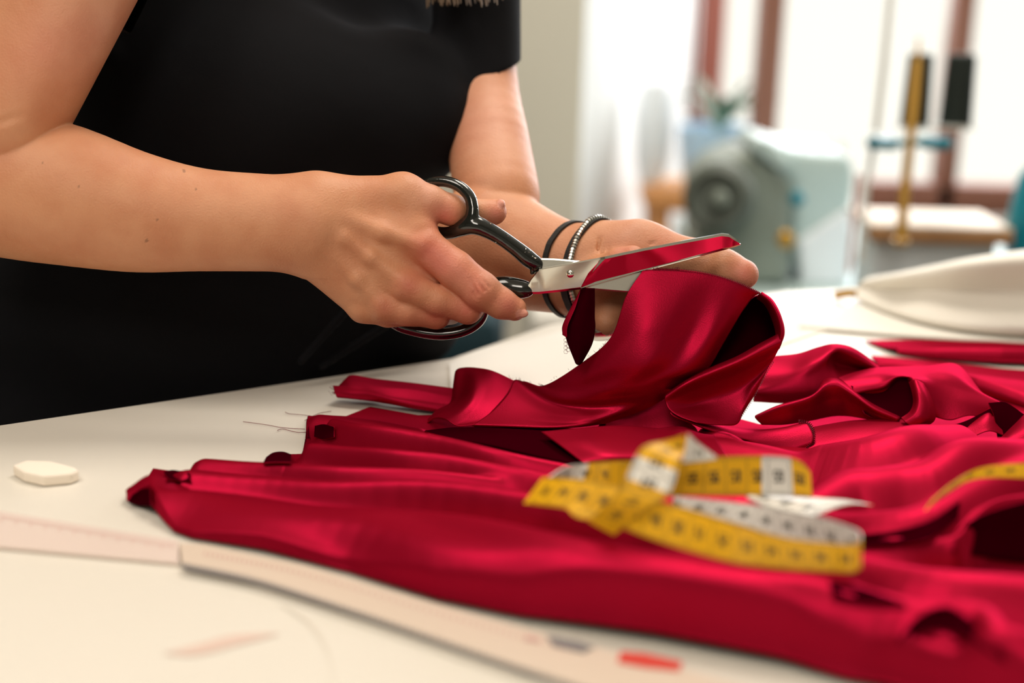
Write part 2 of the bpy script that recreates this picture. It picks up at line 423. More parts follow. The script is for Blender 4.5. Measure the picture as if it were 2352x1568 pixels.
# metacarpals
fa.cone((700, 513, 0, 104), (745, 520, 0, 96), 30, 0.62)
fa.cone((735, 478, 0, 66), (978, 566, -26, 41), 40, 0.8)
fa.cone((735, 505, -3, 66), (930, 655, -26, 38), 34, 0.8)
fa.cone((725, 540, 2, 66), (880, 703, -10, 35), 30, 0.8)
fa.cone((718, 572, 8, 62), (832, 708, 12, 30), 30, 0.8)
fa.cone((740, 462, 5, 58), (925, 447, 12, 45), 30)
fa.cone((925, 450, 12, 45), (960, 520, 0, 44), 30)
fa.cone((860, 600, 30, 60), (940, 620, 40, 50), 30)
fa.cone((900, 590, 20, 50), (1000, 632, 12, 34), 20)
# knuckles
for (x, y, z, r) in ((978, 566, -42, 26), (934, 656, -40, 23), (884, 702, -22, 20), (838, 712, 0, 18)): fa.ell((x, y, z), (r, r, r*.75), 18)
# fingers
def finger(pts, k=16): fa.cone(pts[0], pts[1], k); [fa.cone(pts[i], pts[i+1], 10) for i in range(1, len(pts)-1)]
finger([(832, 708, 12, 30), (890, 722, 20, 28), (952, 728, 40, 24), (975, 728, 90, 21), (950, 722, 120, 20)], 16)
finger([(880, 703, -10, 35), (935, 714, -6, 33), (1002, 723, 8, 31), (1035, 716, 62, 27), (1010, 708, 100, 24)], 9)
finger([(930, 655, -26, 38), (1005, 690, -22, 34), (1074, 711, -8, 32), (1092, 706, 45, 28), (1060, 700, 85, 25)], 8)
finger([(978, 566, -26, 42), (1045, 618, -36, 43), (1104, 667, -38, 43), (1152, 697, -30, 35), (1182, 709, -22, 28)], 8)
fa.ell((1106, 665, -52), (34, 34, 26), 14)
# thumb through the upper bow
finger([(925, 448, 12, 45), (985, 464, 8, 39), (1036, 482, 18, 35), (1082, 487, 52, 30), (1134, 487, 62, 30)], 22)
# tendons, veins, creases
def tendon(pts, r=7, k=16): 
    for i in range(len(pts)-1): fa.cone((*pts[i], r), (*pts[i+1], r), k)
tendon([(760, 488, -46), (880, 533, -54), (965, 562, -58)], 9, 26)
tendon([(715, 498, -50), (790, 545, -56), (850, 590, -54), (915, 640, -48)], 9, 22)
tendon([(750, 560, -44), (820, 640, -42), (868, 692, -34)], 8, 24)
for (xa, ya, xb, yb, z) in ((1078, 640, 1098, 676, -82), (1090, 634, 1112, 668, -82), (1100, 628, 1124, 660, -80), (1086, 672, 1094, 688, -80)):
    fa.cone((xa, ya, z, 2.4), (xb, yb, z, 2.4), 5, sub=True)
fa.cone((-20, 286, -152, 7), (75, 262, -146, 7), 14, sub=True); fa.cone((75, 262, -146, 7), (165, 276, -105, 6), 14, sub=True)
fa.ell((1199, 720, -38), (15, 10, 7), 3); fa.ell((1150, 469, 50), (11, 12, 12), 3)
V, Q = fa.mesh()
sp = [(985, 575, -60, 75, DKP, .75), (940, 655, -60, 55, DKP, .6), (885, 705, -40, 45, DKP, .45), (1010, 610, -70, 70, PINK, .6), (1100, 665, -75, 60, DKP, .6),
      (1060, 625, -60, 90, PINK, .6), (1165, 700, -50, 55, PINK, .8), (1070, 715, -40, 60, DKP, .75), (1000, 725, -20, 60, DKP, .75), (935, 730, 0, 50, DKP, .6),
      (1020, 495, -10, 60, PINK, .8), (1140, 490, 40, 45, PINK, .7), (985, 440, -20, 70, PALE, .6), (240, 60, -100, 190, PALE, .7), (100, 120, -120, 180, PINK, .3), (1130, 640, -60, 40, PALE, .5)]
cA = tones(V, TAN, sp)
nl = np.sqrt(((V[:, 0]-1200)/17)**2+((V[:, 1]-722)/13)**2) < 1
cA[nl & (V[:, 2] < 0)] = NAIL
nl = np.sqrt(((V[:, 0]-1152)/10)**2+((V[:, 1]-468)/13)**2) < 1
cA[nl] = NAIL
rng = np.random.RandomState(3)
for _ in range(8):   # moles
    x, y = rng.uniform(20, 640), rng.uniform(320, 580)
    dd = np.hypot(V[:, 0]-x, V[:, 1]-y); mk = (dd < rng.uniform(2.5, 4.5)) & (V[:, 2] < 0); cA[mk] = cA[mk]*0.6
VA, QA = PA(V), Q
# left arm and hand (right in the picture)
fb = Field((960, -260, -20), (1770, 860, 720), 3.6)
fb.chain([tuple(q) for q in spline([(1092, -200, 600, 86), (1098, 160, 560, 88), (1122, 330, 440, 94), (1142, 450, 340, 98)], 16)], 10, 4)
fb.chain([tuple(q) for q in spline([(1120, 562, 300, 143), (1240, 600, 240, 114), (1345, 626, 190, 98)], 14)], 8, 4, fz=0.85)
fb.cone((1345, 626, 190, 95), (1400, 612, 180, 98), 30, 0.7)
fb.cone((1395, 612, 178, 100), (1470, 590, 150, 80), 30, 0.62)
fb.cone((1470, 592, 150, 80), (1600, 600, 112, 50), 30, 0.7)
fb.cone((1600, 604, 112, 46), (1670, 618, 78, 41), 24)
fb.cone((1670, 618, 78, 41), (1708, 630, 62, 35), 14)
fb.ell((1662, 616, 74), (28, 42, 40), 16)
fb.cone((1375, 640, 120, 52), (1425, 606, 72, 37), 20)      # thumb
fb.cone((1425, 606, 72, 37), (1452, 596, 62, 33), 10)
fb.cone((1420, 650, 180, 55), (1402, 705, 150, 44), 24)
fb.cone((1402, 705, 150, 42), (1392, 742, 130, 30), 12)
fb.cone((1480, 650, 170, 44), (1500, 715, 150, 38), 20)
fb.cone((1500, 715, 150, 38), (1480, 760, 120, 32), 12)
for (xa, ya, xb, yb, z) in ((1386, 535, 1382, 600, 112), (1397, 538, 1396, 600, 108), (1377, 545, 1370, 600, 122), (1495, 560, 1520, 548, 96)):
    fb.cone((xa, ya, z, 3), (xb, yb, z-10, 3), 7, sub=True)
fb.cone((1095, 466, 190, 9), (1160, 436, 175, 9), 22, sub=True)
fb.cone((1160, 436, 175, 9), (1250, 438, 230, 8), 22, sub=True)
V, Q = fb.mesh()
sp = [(1110, 260, 300, 200, PALE, .8), (1710, 630, 40, 60, PINK, .8), (1430, 590, 30, 50, PINK, .7), (1520, 560, 90, 60, PINK, .35), (1440, 530, 100, 70, PALE, .5)]
cB = tones(V, TAN, sp); VB, QB = PA(V), Q
# torso, neck, head (mostly under clothes or above the frame), legs
ft = Field((-520, -2000, 60), (1300, 1250, 1350), 13)
SH = 0.41
ft.ell((600, 150, 700), (430, 420, 260), 60, SH); ft.ell((470, 780, 720), (470, 480, 280), 80, SH)
ft.cone((230, -260, 560, 190), (960, -260, 800, 150), 60)
ft.cone((600, -300, 720, 170), (640, -620, 660, 140), 60)
ft.ell((660, -900, 600), (260, 340, 300), 30); ft.ell((700, -760, 440), (150, 140, 150), 40)
ft.ell((690, -850, 310), (34, 60, 50), 16); ft.cone((620, -730, 330, 14), (760, -730, 330, 14), 14)
ft.ell((400, -870, 620), (30, 70, 45), 12)
for x in (570, 790): ft.ell((x, -930, 340), (44, 26, 26), 8)
V, Q = ft.mesh(); cT = np.tile(np.array(PALE), (len(V), 1)); VT = PA(V)
allV = np.concatenate([VA, VB, VT]); allF = np.concatenate([QA, QB+len(VA), Q+len(VA)+len(VB)])
body = mesh_obj('body', allV, allF, 'skin'); par(body, person)
ca = body.data.color_attributes.new('tone', 'FLOAT_COLOR', 'POINT')
cc = np.concatenate([np.concatenate([cA, cB, cT]), np.ones((len(allV), 1))], 1).astype(np.float32)
ca.data.foreach_set('color', cc.ravel())
# t-shirt
fs = Field((-560, -420, 60), (1340, 1220, 1300), 7)
fs.ell((590, 140, 690), (470, 420, 290), 60, SH)
fs.ell((915, 255, 500), (168, 185, 190), 110); fs.ell((560, 230, 400), (300, 230, 180), 120)
fs.ell((455, 720, 690), (560, 330, 320), 110, SH)
fs.ell((455, 1000, 720), (540, 330, 300), 90, SH)
fs.ell((940, 735, 760), (120, 105, 160), 60)
fs.cone((240, -300, 560, 200), (960, -300, 800, 160), 60)
fs.cone((240, -300, 100, 222), (90, 20, 55, 214), 40, clip=((180, -18, 50), (-0.62, 0.78, -0.1)))
fs.cone((1092, -300, 610, 103), (1096, 230, 552, 101), 30, clip=((1135, 173, 480), (0.36, 0.93, 0.1)))
rng = np.random.RandomState(5)
for (x0, y0, x1, y1, z) in ((690, 830, 860, 640, 370), (740, 840, 960, 700, 420), (250, 120, 420, 330, 330), (900, 420, 1020, 360, 520)):
    fs.cone((x0, y0, z, 10), (x1, y1, z+60, 10), 40)
V, Q = fs.mesh()
shirt = mesh_obj('t_shirt', PA(V), Q, 'shirt'); par(shirt, person); 
# hem ridge of the visible sleeve
# trousers and shoes below the table
cx, cy = person.location.x, person.location.y
tr = MB()
for s in (-1, 1):
    tr.tube([(cx+s*0.09, cy, -0.15), (cx+s*0.10, cy+0.01, -0.45), (cx+s*0.11, cy+0.01, -0.85)], [0.105, 0.08, 0.06], 16)
tr.build('trousers', 'trouser', person)
for s in (-1, 1):
    sh_ = MB(); bm = [(cx+s*0.11-0.045, cy-0.17, FLOORZ), (cx+s*0.11+0.045, cy+0.09, FLOORZ+0.075)]
    sh_.box(bm[0], bm[1], 0.03); sh_.build('shoe', 'trouser', person)
# hair above the frame with ends that reach into it
hb = MB(); rng = np.random.RandomState(11)
for i in range(70):
    x = rng.uniform(985, 1150); l = rng.choice([-30, -12, 2, 8, 14])+rng.uniform(-6, 6)
    D = rng.uniform(330, 420)
    hb.tube([P(x-200+rng.uniform(-30, 30), -800, D+120), P(x-90, -420, D+60), P(x-15, -120, D), P(x+rng.uniform(-15, 15), l, D)], [0.0022, 0.002, 0.0014, 0.0003], 5)
hb.build('hair', 'hair', person)
# bands on the wrist
def loop(c, u, v, n=72): return [P(*(np.array(c)+np.cos(t)*np.array(u)+np.sin(t)*np.array(v))) for t in np.linspace(0, 2*PI, n, endpoint=False)]
def surf_r(c, d):
    for r in np.arange(20, 220, 1.5):
        p = np.array(c)+d*r; i = np.round((p-fb.lo)/fb.h).astype(int)
        if (i < 0).any() or (i >= fb.n).any() or fb.D[tuple(i)] > 0: return r
    return 100
def wrap(c, u, v, off, n=72):
    u = np.array(u, float); v = np.array(v, float); u /= np.linalg.norm(u); v /= np.linalg.norm(v); out = []
    rr = np.array([surf_r(c, u*math.cos(t)+v*math.sin(t)) for t in np.linspace(0, 2*PI, n, endpoint=False)])
    rr = (np.roll(rr, 1)+rr*2+np.roll(rr, -1))/4+off
    return [np.array(c)+(u*math.cos(t)+v*math.sin(t))*rr[i] for i, t in enumerate(np.linspace(0, 2*PI, n, endpoint=False))]
def band(name, c, u, v, width, th, m):
    # flat band: ring widened along the arm direction
    ax = np.cross(np.array(u, float), np.array(v, float)); ax /= np.linalg.norm(ax)
    vs = []; n = 72
    for r in wrap(c, u, v, 0, n):
        o_ = (r-np.array(c)); o_ = o_/np.linalg.norm(o_)
        for (da, do) in ((-width/2, 0), (-width/2, th), (width/2, th), (width/2, 0)): vs.append(P(*(r+ax*da+o_*do)))
    f = [[i*4+j, i*4+(j+1) % 4, ((i+1) % n)*4+(j+1) % 4, ((i+1) % n)*4+j] for i in range(n) for j in range(4)]
    return par(mesh_obj(name, vs, f, m, smooth=False), person)
tie = band('hair_tie', (1312, 622, 205), (14, -102, 0), (-62, 4, -72), 14, 5, 'elastic'); tie['label'] = 'thin black elastic hair tie around the wrist'
wb = band('watch_strap', (1362, 632, 190), (-14, 112, 4), (-58, 10, -66), 20, 5, 'elastic'); wb['label'] = 'black watch strap'
wt = MB(); wt.lathe([(0.0, -0.002), (0.0085, -0.002), (0.0095, 0), (0.0095, 0.003), (0.007, 0.0045), (0, 0.0045)], P(1385, 760, 150), 28, (0.1, -0.5, -0.9)); wt.build('watch_case', 'silver', person)
br = MB(); lp = [P(*q) for q in wrap((1372, 622, 185), (2, -100, 0), (-58, 0, -72), 6, 90)]
for i in range(90):
    c = Vector(lp[i]); nx = Vector(lp[(i+1) % 90])
    br.tube([c, c+(nx-c)*0.8], [0.0016, 0.0019], 8)
o = br.build('bracelet', 'silver', person); o['label'] = 'fine silver chain bracelet'; o['kind'] = 'stuff'
# ------------------------------------------------------------------ the shears
sh = empty('dressmaking_shears', P(1310, 629, 0))
tag(sh, 'open steel dressmaking shears with chipped black enamel handles held in the hand', 'scissors')
def sdf_obj(name, fld, m, parent):
    V, Q = fld.mesh(); return par(mesh_obj(name, PA(V), Q, m), parent)
f1 = Field((900, 380, -60), (1270, 660, 110), 2.2)
ring = [(1086, 478, -6, 13.5), (1078, 450, -2, 13), (1052, 426, 8, 12.5), (1015, 416, 24, 12), (975, 424, 42, 12), (948, 448, 58, 12), (944, 480, 62, 12), (962, 512, 54, 12), (1000, 532, 36, 13), (1035, 534, 18, 14), (1066, 520, 2, 17), (1083, 500, -5, 16), (1086, 478, -6, 13.5)]
rs = spline(ring, 60)
for i in range(59): f1.cone(tuple(rs[i]), tuple(rs[i+1]), 3, 1.15)
st = spline([(1060, 524, 4, 17), (1086, 516, -6, 20), (1112, 524, -6, 18.5), (1150, 545, -4, 16.5), (1190, 574, 0, 17), (1214, 594, 3, 18), (1232, 607, 5, 15)], 26)
for i in range(25): f1.cone(tuple(st[i]), tuple(st[i+1]), 5, 0.9)
f1.cone((1236, 596, 2, 5), (1222, 626, 2, 5), 6)
sdf_obj('upper_handle', f1, 'enamel', sh)
f2 = Field((840, 600, -50), (1260, 800, 90), 2.4)
ring = [(1116, 700, 34, 13), (1098, 738, 36, 13), (1060, 760, 36, 13), (1010, 767, 36, 13), (955, 760, 36, 12), (905, 742, 38, 12), (878, 705, 42, 12), (895, 668, 44, 12), (950, 650, 44, 12), (1020, 645, 42, 12), (1085, 655, 38, 13), (1112, 676, 34, 14), (1116, 700, 34, 13)]
rs = spline(ring, 64)
for i in range(63): f2.cone(tuple(rs[i]), tuple(rs[i+1]), 3, 1.15)
st = spline([(1095, 668, 36, 16), (1130, 662, 24, 20), (1160, 660, 10, 24), (1195, 663, 2, 20), (1214, 665, 0, 13)], 20)
for i in range(19): f2.cone(tuple(st[i]), tuple(st[i+1]), 6, 0.75)
sdf_obj('lower_handle', f2, 'enamel', sh)
def plate(name, stations, m):
    """blade: stations of cross sections, each a list of (px,py,D) in the same order, closed"""
    a = np.array(stations, float); k, n = a.shape[:2]
    v = PA(a).reshape(-1, 3); f = [[i*n+j, i*n+(j+1) % n, (i+1)*n+(j+1) % n, (i+1)*n+j] for i in range(k-1) for j in range(n)]
    f += [list(range(n))[::-1], [(k-1)*n+j for j in range(n)]]
    bm = bmesh.new(); bv = [bm.verts.new(q) for q in v]
    for q in f: bm.faces.new([bv[i] for i in q])
    bmesh.ops.recalc_face_normals(bm, faces=bm.faces[:]); bmesh.ops.triangulate(bm, faces=bm.faces[:])
    me = bpy.data.meshes.new(name); bm.to_mesh(me); bm.free(); me.materials.append(M[m])
    me.polygons.foreach_set('use_smooth', np.ones(len(me.polygons), bool))
    o = bpy.data.objects.new(name, me); C.objects.link(o)
    md = o.modifiers.new('edges', 'EDGE_SPLIT'); md.split_angle = math.radians(9)
    return par(o, sh)
def blade_sec(x, yt, yb, Dm, tilt, th=12, sp=6, low=5, sk=0):
    g = math.tan(math.radians(tilt)); yc = (yt+yb)/2; yt = yt-.205*sk; u = x+sk
    return [(u-1, yt-1, Dm+th), (u, yt, Dm+g*(yt-yc)+3), (u, yt+sp, Dm+g*(yt+sp-yc)), (x+sk*.35, (yt+yb)/2, Dm+g*((yt+yb)/2-yc)), (x, yb-low, Dm+g*(yb-low-yc)), (x, yb, Dm+g*(yb-yc)+4), (x, yb-2, Dm+th)]
xs = [(1330, 601, 665), (1345, 598, 661), (1370, 592.5, 654), (1400, 586, 645), (1435, 579, 635), (1470, 571.5, 625), (1505, 565, 616), (1540, 558, 607), (1570, 552.5, 599), (1600, 547, 591), (1630, 541.5, 583), (1658, 536, 575.5), (1675, 538, 571), (1690, 548, 566.5), (1701, 559, 562)]
secs = []
for i, (x, yt, yb) in enumerate(xs):
    tl = 28 if i > 1 else (18 if i == 0 else 24)
    if i > 11: secs.append(blade_sec(x, yt, yb, -9, 28, 10, min(6, (yb-yt)*.3), min(3, (yb-yt)*.2)))
    else: secs.append(blade_sec(x, yt, yb, -9, tl, sk=[48, 44, 36, 27, 16, 8][i] if i < 6 else 0))
front = plate('front_blade', secs, 'steel')
xs2 = [(1214, 652, 662), (1220, 640, 675), (1238, 618, 675), (1252, 614.5, 673.5), (1290, 608, 669.5), (1318, 603, 666), (1334, 600.5, 664)]
rb = plate('blade_root', [blade_sec(x, a_, b_, -12, 13, 14, 3, 5, sk=max(0, (x-1290)*1.1)) for x, a_, b_ in xs2], 'steel')
xs3 = [(1224, 604, 628, 6), (1240, 593, 640, 6), (1275, 594, 650, 6), (1320, 598, 661, 7), (1380, 602, 666, 9), (1440, 612, 671, 12), (1520, 628, 676, 14), (1600, 644, 680, 15), (1680, 660, 684, 16), (1700, 672, 682, 16)]
plate('rear_blade', [blade_sec(x, a_, b_, D, 3, 8, 3, 3) for x, a_, b_, D in xs3], 'steel_dull')
sc_ = MB(); sc_.lathe([(0, 0.0045), (0.0012, 0.0044), (0.0019, 0.0038), (0.0022, 0.0028), (0.0022, -0.002)], P(1310, 629, -8), 24, tuple(P(1310, 629, -40)-P(1310, 629, 0)))
sc_.build('pivot_screw', 'steel', sh)
ch = MB(); rng = np.random.RandomState(4)
for (x, y, n_, sx, sy, D) in ((1205, 575, 16, 16, 13, -17), (1226, 592, 8, 5, 5, -16), (1095, 470, 7, 3, 30, -20), (1062, 428, 6, 12, 5, -8), (1110, 512, 6, 20, 4, -22), (1175, 650, 7, 18, 5, -10), (1200, 672, 5, 14, 5, -12), (1050, 531, 6, 22, 3, 0), (1160, 545, 6, 20, 8, -18)):
    for _ in range(n_):
        px, py = x+rng.normal()*sx*.5, y+rng.normal()*sy*.5; s_ = rng.uniform(0.5, 1.7)
        c = P(px, py, D+3); e = P(px+rng.uniform(-3, 3), py+rng.uniform(-1, 3), D+3)
        ch.tube([c, (np.array(c)+e)/2, e], [0.00012, 0.0003*s_, 0.0001], 5)
o = ch.build('enamel_chips', 'chip', sh); o['kind'] = 'stuff'; o['label'] = 'chips of bare metal in the black enamel'

# ------------------------------------------------------------------ satin lying on the table (base sheet)
def resample(pts, n):
    p = np.array([T(x, y, z)[:2] for x, y, z in pts]); s_ = np.concatenate([[0], np.cumsum(np.hypot(*np.diff(p, axis=0).T))])
    q = np.linspace(0, s_[-1], n); return np.stack([np.interp(q, s_, p[:, 0]), np.interp(q, s_, p[:, 1])], -1)
def polyd(X, Y, crest):
    """distance, height, width fields of a fold whose crest runs through pixels (px,py,h,w)"""
    pts = np.array([list(T(x, y, h)[:2])+[h, w_] for x, y, h, w_ in crest]); pts = spline(pts, max(8, len(pts)*4))
    best = np.full(X.shape, 1e9); H = np.zeros(X.shape); W = np.ones(X.shape)*.01; S = np.zeros(X.shape)
    for i in range(len(pts)-1):
        a, c = pts[i], pts[i+1]; d = c[:2]-a[:2]; L2 = (d@d)+1e-12
        t = np.clip(((X-a[0])*d[0]+(Y-a[1])*d[1])/L2, 0, 1)
        dd = np.hypot(X-a[0]-t*d[0], Y-a[1]-t*d[1]); m_ = dd < best
        best = np.where(m_, dd, best); H = np.where(m_, a[2]+(c[2]-a[2])*t, H); W = np.where(m_, a[3]+(c[3]-a[3])*t, W)
    sw = np.zeros(X.shape); H = np.zeros(X.shape); W = np.zeros(X.shape)
    for i in range(len(pts)-1):
        a, c = pts[i], pts[i+1]; d = c[:2]-a[:2]; L2 = (d@d)+1e-12
        t = np.clip(((X-a[0])*d[0]+(Y-a[1])*d[1])/L2, 0, 1)
        dd = np.hypot(X-a[0]-t*d[0], Y-a[1]-t*d[1]); k = np.exp(-np.clip((dd**2-best**2)/0.0003, 0, 60))
        sd = ((X-a[0]-t*d[0])*d[1]-(Y-a[1]-t*d[1])*d[0])/(math.sqrt(L2)*(dd+1e-6))
        sw += k; H += k*(a[2]+(c[2]-a[2])*t); W += k*(a[3]+(c[3]-a[3])*t); S += k*sd
    return best, H/sw, W/sw, S/sw
def heightfield(X, Y, ridges, p=6.0):
    acc = np.zeros(X.shape)
    for r in ridges:
        asym = 1.0
        if isinstance(r, tuple): r, asym = r
        d, H, W, S = polyd(X, Y, r)
        sm = np.clip(S*.5+.5, 0, 1); sm = sm*sm*(3-2*sm); W = W*(1+(asym-1)*sm)      # S>0: towards the camera for crests drawn left to right
        acc += (H*np.exp(-(d/W)**2))**p
    return acc**(1/p)
def vnoise(X, Y, s_, seed):
    r = np.random.RandomState(seed); out = np.zeros(X.shape)
    for _ in range(7):
        a = r.uniform(-1, 1, 2)*s_; out += np.sin(X*a[0]+Y*a[1]+r.uniform(0, 6.28))
    return out/7
def sheet(name, L, U, nu, nv, ridges, edge=0.05, base=0.001, wr=0.0006, p=4.0, seed=1, parent=None):
    p = 6.0
    a = resample(L, nu); b_ = resample(U, nu); v = np.linspace(0, 1, nv)[:, None, None]
    G = a[None]*(1-v)+b_[None]*v; X, Y = G[..., 0], G[..., 1]
    h = heightfield(X, Y, ridges, p)
    k = np.clip(np.linspace(0, 1, nv)[:, None]/edge, 0, 1); k = k*k*(3-2*k); h = h*(0.15+0.85*k)
    jx = np.sin(np.arange(nu)*1.7)*np.sin(np.arange(nu)*.61)
    h = h+base+vnoise(X, Y, 50, seed)*wr+wr
    W = np.stack([X, Y, h], -1)
    return cloth(name, [W], parent=parent, world=True), W
cm = empty('satin_fabric', T(1200, 1200)); tag(cm, 'large crimson satin sheet gathered in long folds under the yellow tape measure', 'fabric')
L = [(292, 1158, 0), (320, 1166, 0), (345, 1168, 0), (370, 1200, 0), (400, 1228, 0), (440, 1243, 0), (600, 1272, 0), (800, 1322, 0), (1000, 1388, 0), (1200, 1432, 0), (1500, 1480, 0), (1800, 1538, 0), (2000, 1590, 0), (2200, 1650, 0), (2600, 1780, 0)]
U = [(290, 1150, 0), (310, 1125, 0), (333, 1112, 0), (352, 1082, 0), (400, 1090, 0), (436, 1092, 0), (470, 1066, 0), (560, 1074, 0), (612, 1072, 0), (626, 1050, 0), (680, 1050, 0), (722, 1048, 0), (712, 1010, 0), (706, 962, 0), (750, 960, 0), (795, 962, 0), (850, 940, 0), (960, 960, 0), (1250, 952, 0), (1450, 935, 0), (1600, 935, 0), (1680, 962, 0), (1745, 980, 0), (1790, 966, 0), (1850, 930, 0), (1950, 900, 0), (2150, 885, 0), (2350, 890, 0), (2700, 890, 0)]
def proj(w_):
    q = (np.array(w_)-CO) @ CRn; d = -q[2]; return q[0]/d*F+1176, -q[1]/d*F+784
front_roll = []
for (x, ly, dd_, h_, w_) in ((470, 1248, .012, .004, .02), (600, 1272, .014, .010, .024), (800, 1322, .018, .018, .032), (1000, 1388, .015, .022, .036), (1200, 1432, .015, .025, .038), (1500, 1480, .015, .028, .04), (1800, 1538, .015, .030, .04), (1960, 1578, .015, .030, .036), (2060, 1606, .02, .024, .03)):
    g0 = T(x, ly, 0); x2, y2 = proj((g0[0]+dd_*.25, g0[1]+dd_, h_)); front_roll.append((x2, y2, h_, w_))
ridges = [
 [(735, 962, .006, .009), (850, 970, .008, .010), (960, 990, .008, .010)],
 ([(765, 976, .014, .009), (850, 980, .021, .010), (1000, 1006, .022, .010), (1150, 1040, .022, .010), (1320, 1085, .014, .012)], .7),
 ([(715, 1030, .011, .008), (900, 1038, .020, .009), (1050, 1056, .020, .009), (1250, 1094, .018, .010), (1450, 1125, .014, .011)], .7),
 ([(470, 1066, .005, .009), (620, 1070, .010, .009), (800, 1079, .016, .009), (1000, 1088, .017, .009), (1200, 1116, .012, .010)], .7),
 ([(430, 1090, .008, .014), (600, 1103, .010, .014), (760, 1113, .014, .013), (1000, 1112, .021, .014), (1250, 1144, .023, .015), (1500, 1196, .02, .016), (1750, 1235, .016, .02)], .5),
 [(350, 1098, .012, .012), (360, 1130, .012, .014), (470, 1140, .012, .02), (640, 1168, .014, .024), (800, 1182, .016, .025), (950, 1185, .020, .022), (1100, 1200, .026, .024), (1300, 1250, .03, .026), (1500, 1300, .03, .03), (1750, 1345, .03, .03), (1900, 1352, .028, .024)],
 (front_roll, .42),
 [(1960, 1300, .02, .02), (2150, 1318, .03, .022), (2352, 1335, .032, .024), (2500, 1350, .03, .03)],
 [(1950, 1392, .020, .016), (2080, 1410, .028, .018), (2160, 1388, .034, .018), (2260, 1390, .038, .02), (2300, 1450, .034, .016), (2400, 1490, .03, .02)],
 ([(2040, 1520, .018, .02), (2100, 1470, .03, .02), (2150, 1455, .034, .02), (2210, 1480, .034, .02), (2290, 1530, .03, .02), (2450, 1620, .03, .03)], .9),
 [(1870, 1150, .02, .02), (1940, 1100, .026, .024), (2005, 1075, .032, .03), (2070, 1105, .026, .024), (2130, 1140, .02, .02)],
 [(1850, 1195, .016, .022), (2000, 1190, .026, .024), (2120, 1165, .034, .026), (2240, 1110, .04, .028), (2352, 1060, .044, .03), (2500, 1010, .044, .03)],
 ([(1960, 1268, .014, .006), (2100, 1258, .022, .007), (2190, 1236, .03, .007), (2230, 1195, .034, .007), (2290, 1155, .038, .010), (2400, 1135, .04, .012)], .9),
 [(1620, 1010, .010, .016), (1750, 1030, .012, .02), (1900, 1062, .012, .014), (2080, 1060, .014, .012)],
 [(1890, 1050, .012, .018), (2000, 1010, .026, .03), (2100, 985, .030, .03), (2200, 990, .02, .02)],
 [(2050, 1110, .022, .02), (2140, 1060, .034, .03), (2220, 1015, .04, .03), (2330, 1020, .036, .03), (2500, 1020, .03, .03)],
 [(1240, 990, .006, .02), (1330, 1030, .010, .03), (1450, 1010, .012, .03), (1560, 990, .012, .02)],
 [(1340, 1072, .004, .01), (1500, 1100, .01, .02), (1700, 1130, .012, .02)],
]
o, W0 = sheet('satin', L, U, 760, 330, ridges, edge=.014)
par(o, cm)
_q = (W0.reshape(-1, 3)-CO) @ CRn; _dp = -_q[:, 2]; _px = _q[:, 0]/_dp*F+1176; _py = -_q[:, 1]/_dp*F+784
def on_sheet(px, py, lift=7):
    m_ = (np.abs(_px-px) < 9) & (np.abs(_py-py) < 6)
    D = (_dp[m_].min()/D0-1)*F if m_.any() else DT(px, py, .02)
    return (px, py, D-lift)
def fold(top, bot):     # dark patch just above the sheet, standing in for shade between folds
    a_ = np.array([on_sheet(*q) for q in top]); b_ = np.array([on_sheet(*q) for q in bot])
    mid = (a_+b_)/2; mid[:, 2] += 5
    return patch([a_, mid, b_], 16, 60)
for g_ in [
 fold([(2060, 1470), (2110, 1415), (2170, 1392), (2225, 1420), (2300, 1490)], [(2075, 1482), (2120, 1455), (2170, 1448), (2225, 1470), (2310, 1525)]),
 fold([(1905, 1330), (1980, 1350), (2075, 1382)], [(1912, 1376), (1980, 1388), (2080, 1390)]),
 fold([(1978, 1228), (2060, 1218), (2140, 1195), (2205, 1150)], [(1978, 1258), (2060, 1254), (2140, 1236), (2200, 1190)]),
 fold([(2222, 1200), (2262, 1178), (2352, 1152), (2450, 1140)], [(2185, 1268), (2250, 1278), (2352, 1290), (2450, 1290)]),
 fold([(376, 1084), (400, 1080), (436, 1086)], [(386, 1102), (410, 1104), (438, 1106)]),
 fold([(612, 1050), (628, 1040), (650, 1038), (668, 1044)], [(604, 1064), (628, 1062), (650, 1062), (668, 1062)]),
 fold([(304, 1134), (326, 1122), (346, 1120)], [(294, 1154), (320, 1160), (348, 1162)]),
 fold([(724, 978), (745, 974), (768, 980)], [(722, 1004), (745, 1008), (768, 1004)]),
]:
    fo = cloth('fold_shade_patch', [g_], inv=(0,)); par(fo, cm); fo['label'] = 'dark patch painting the shade inside a hollow of the satin'

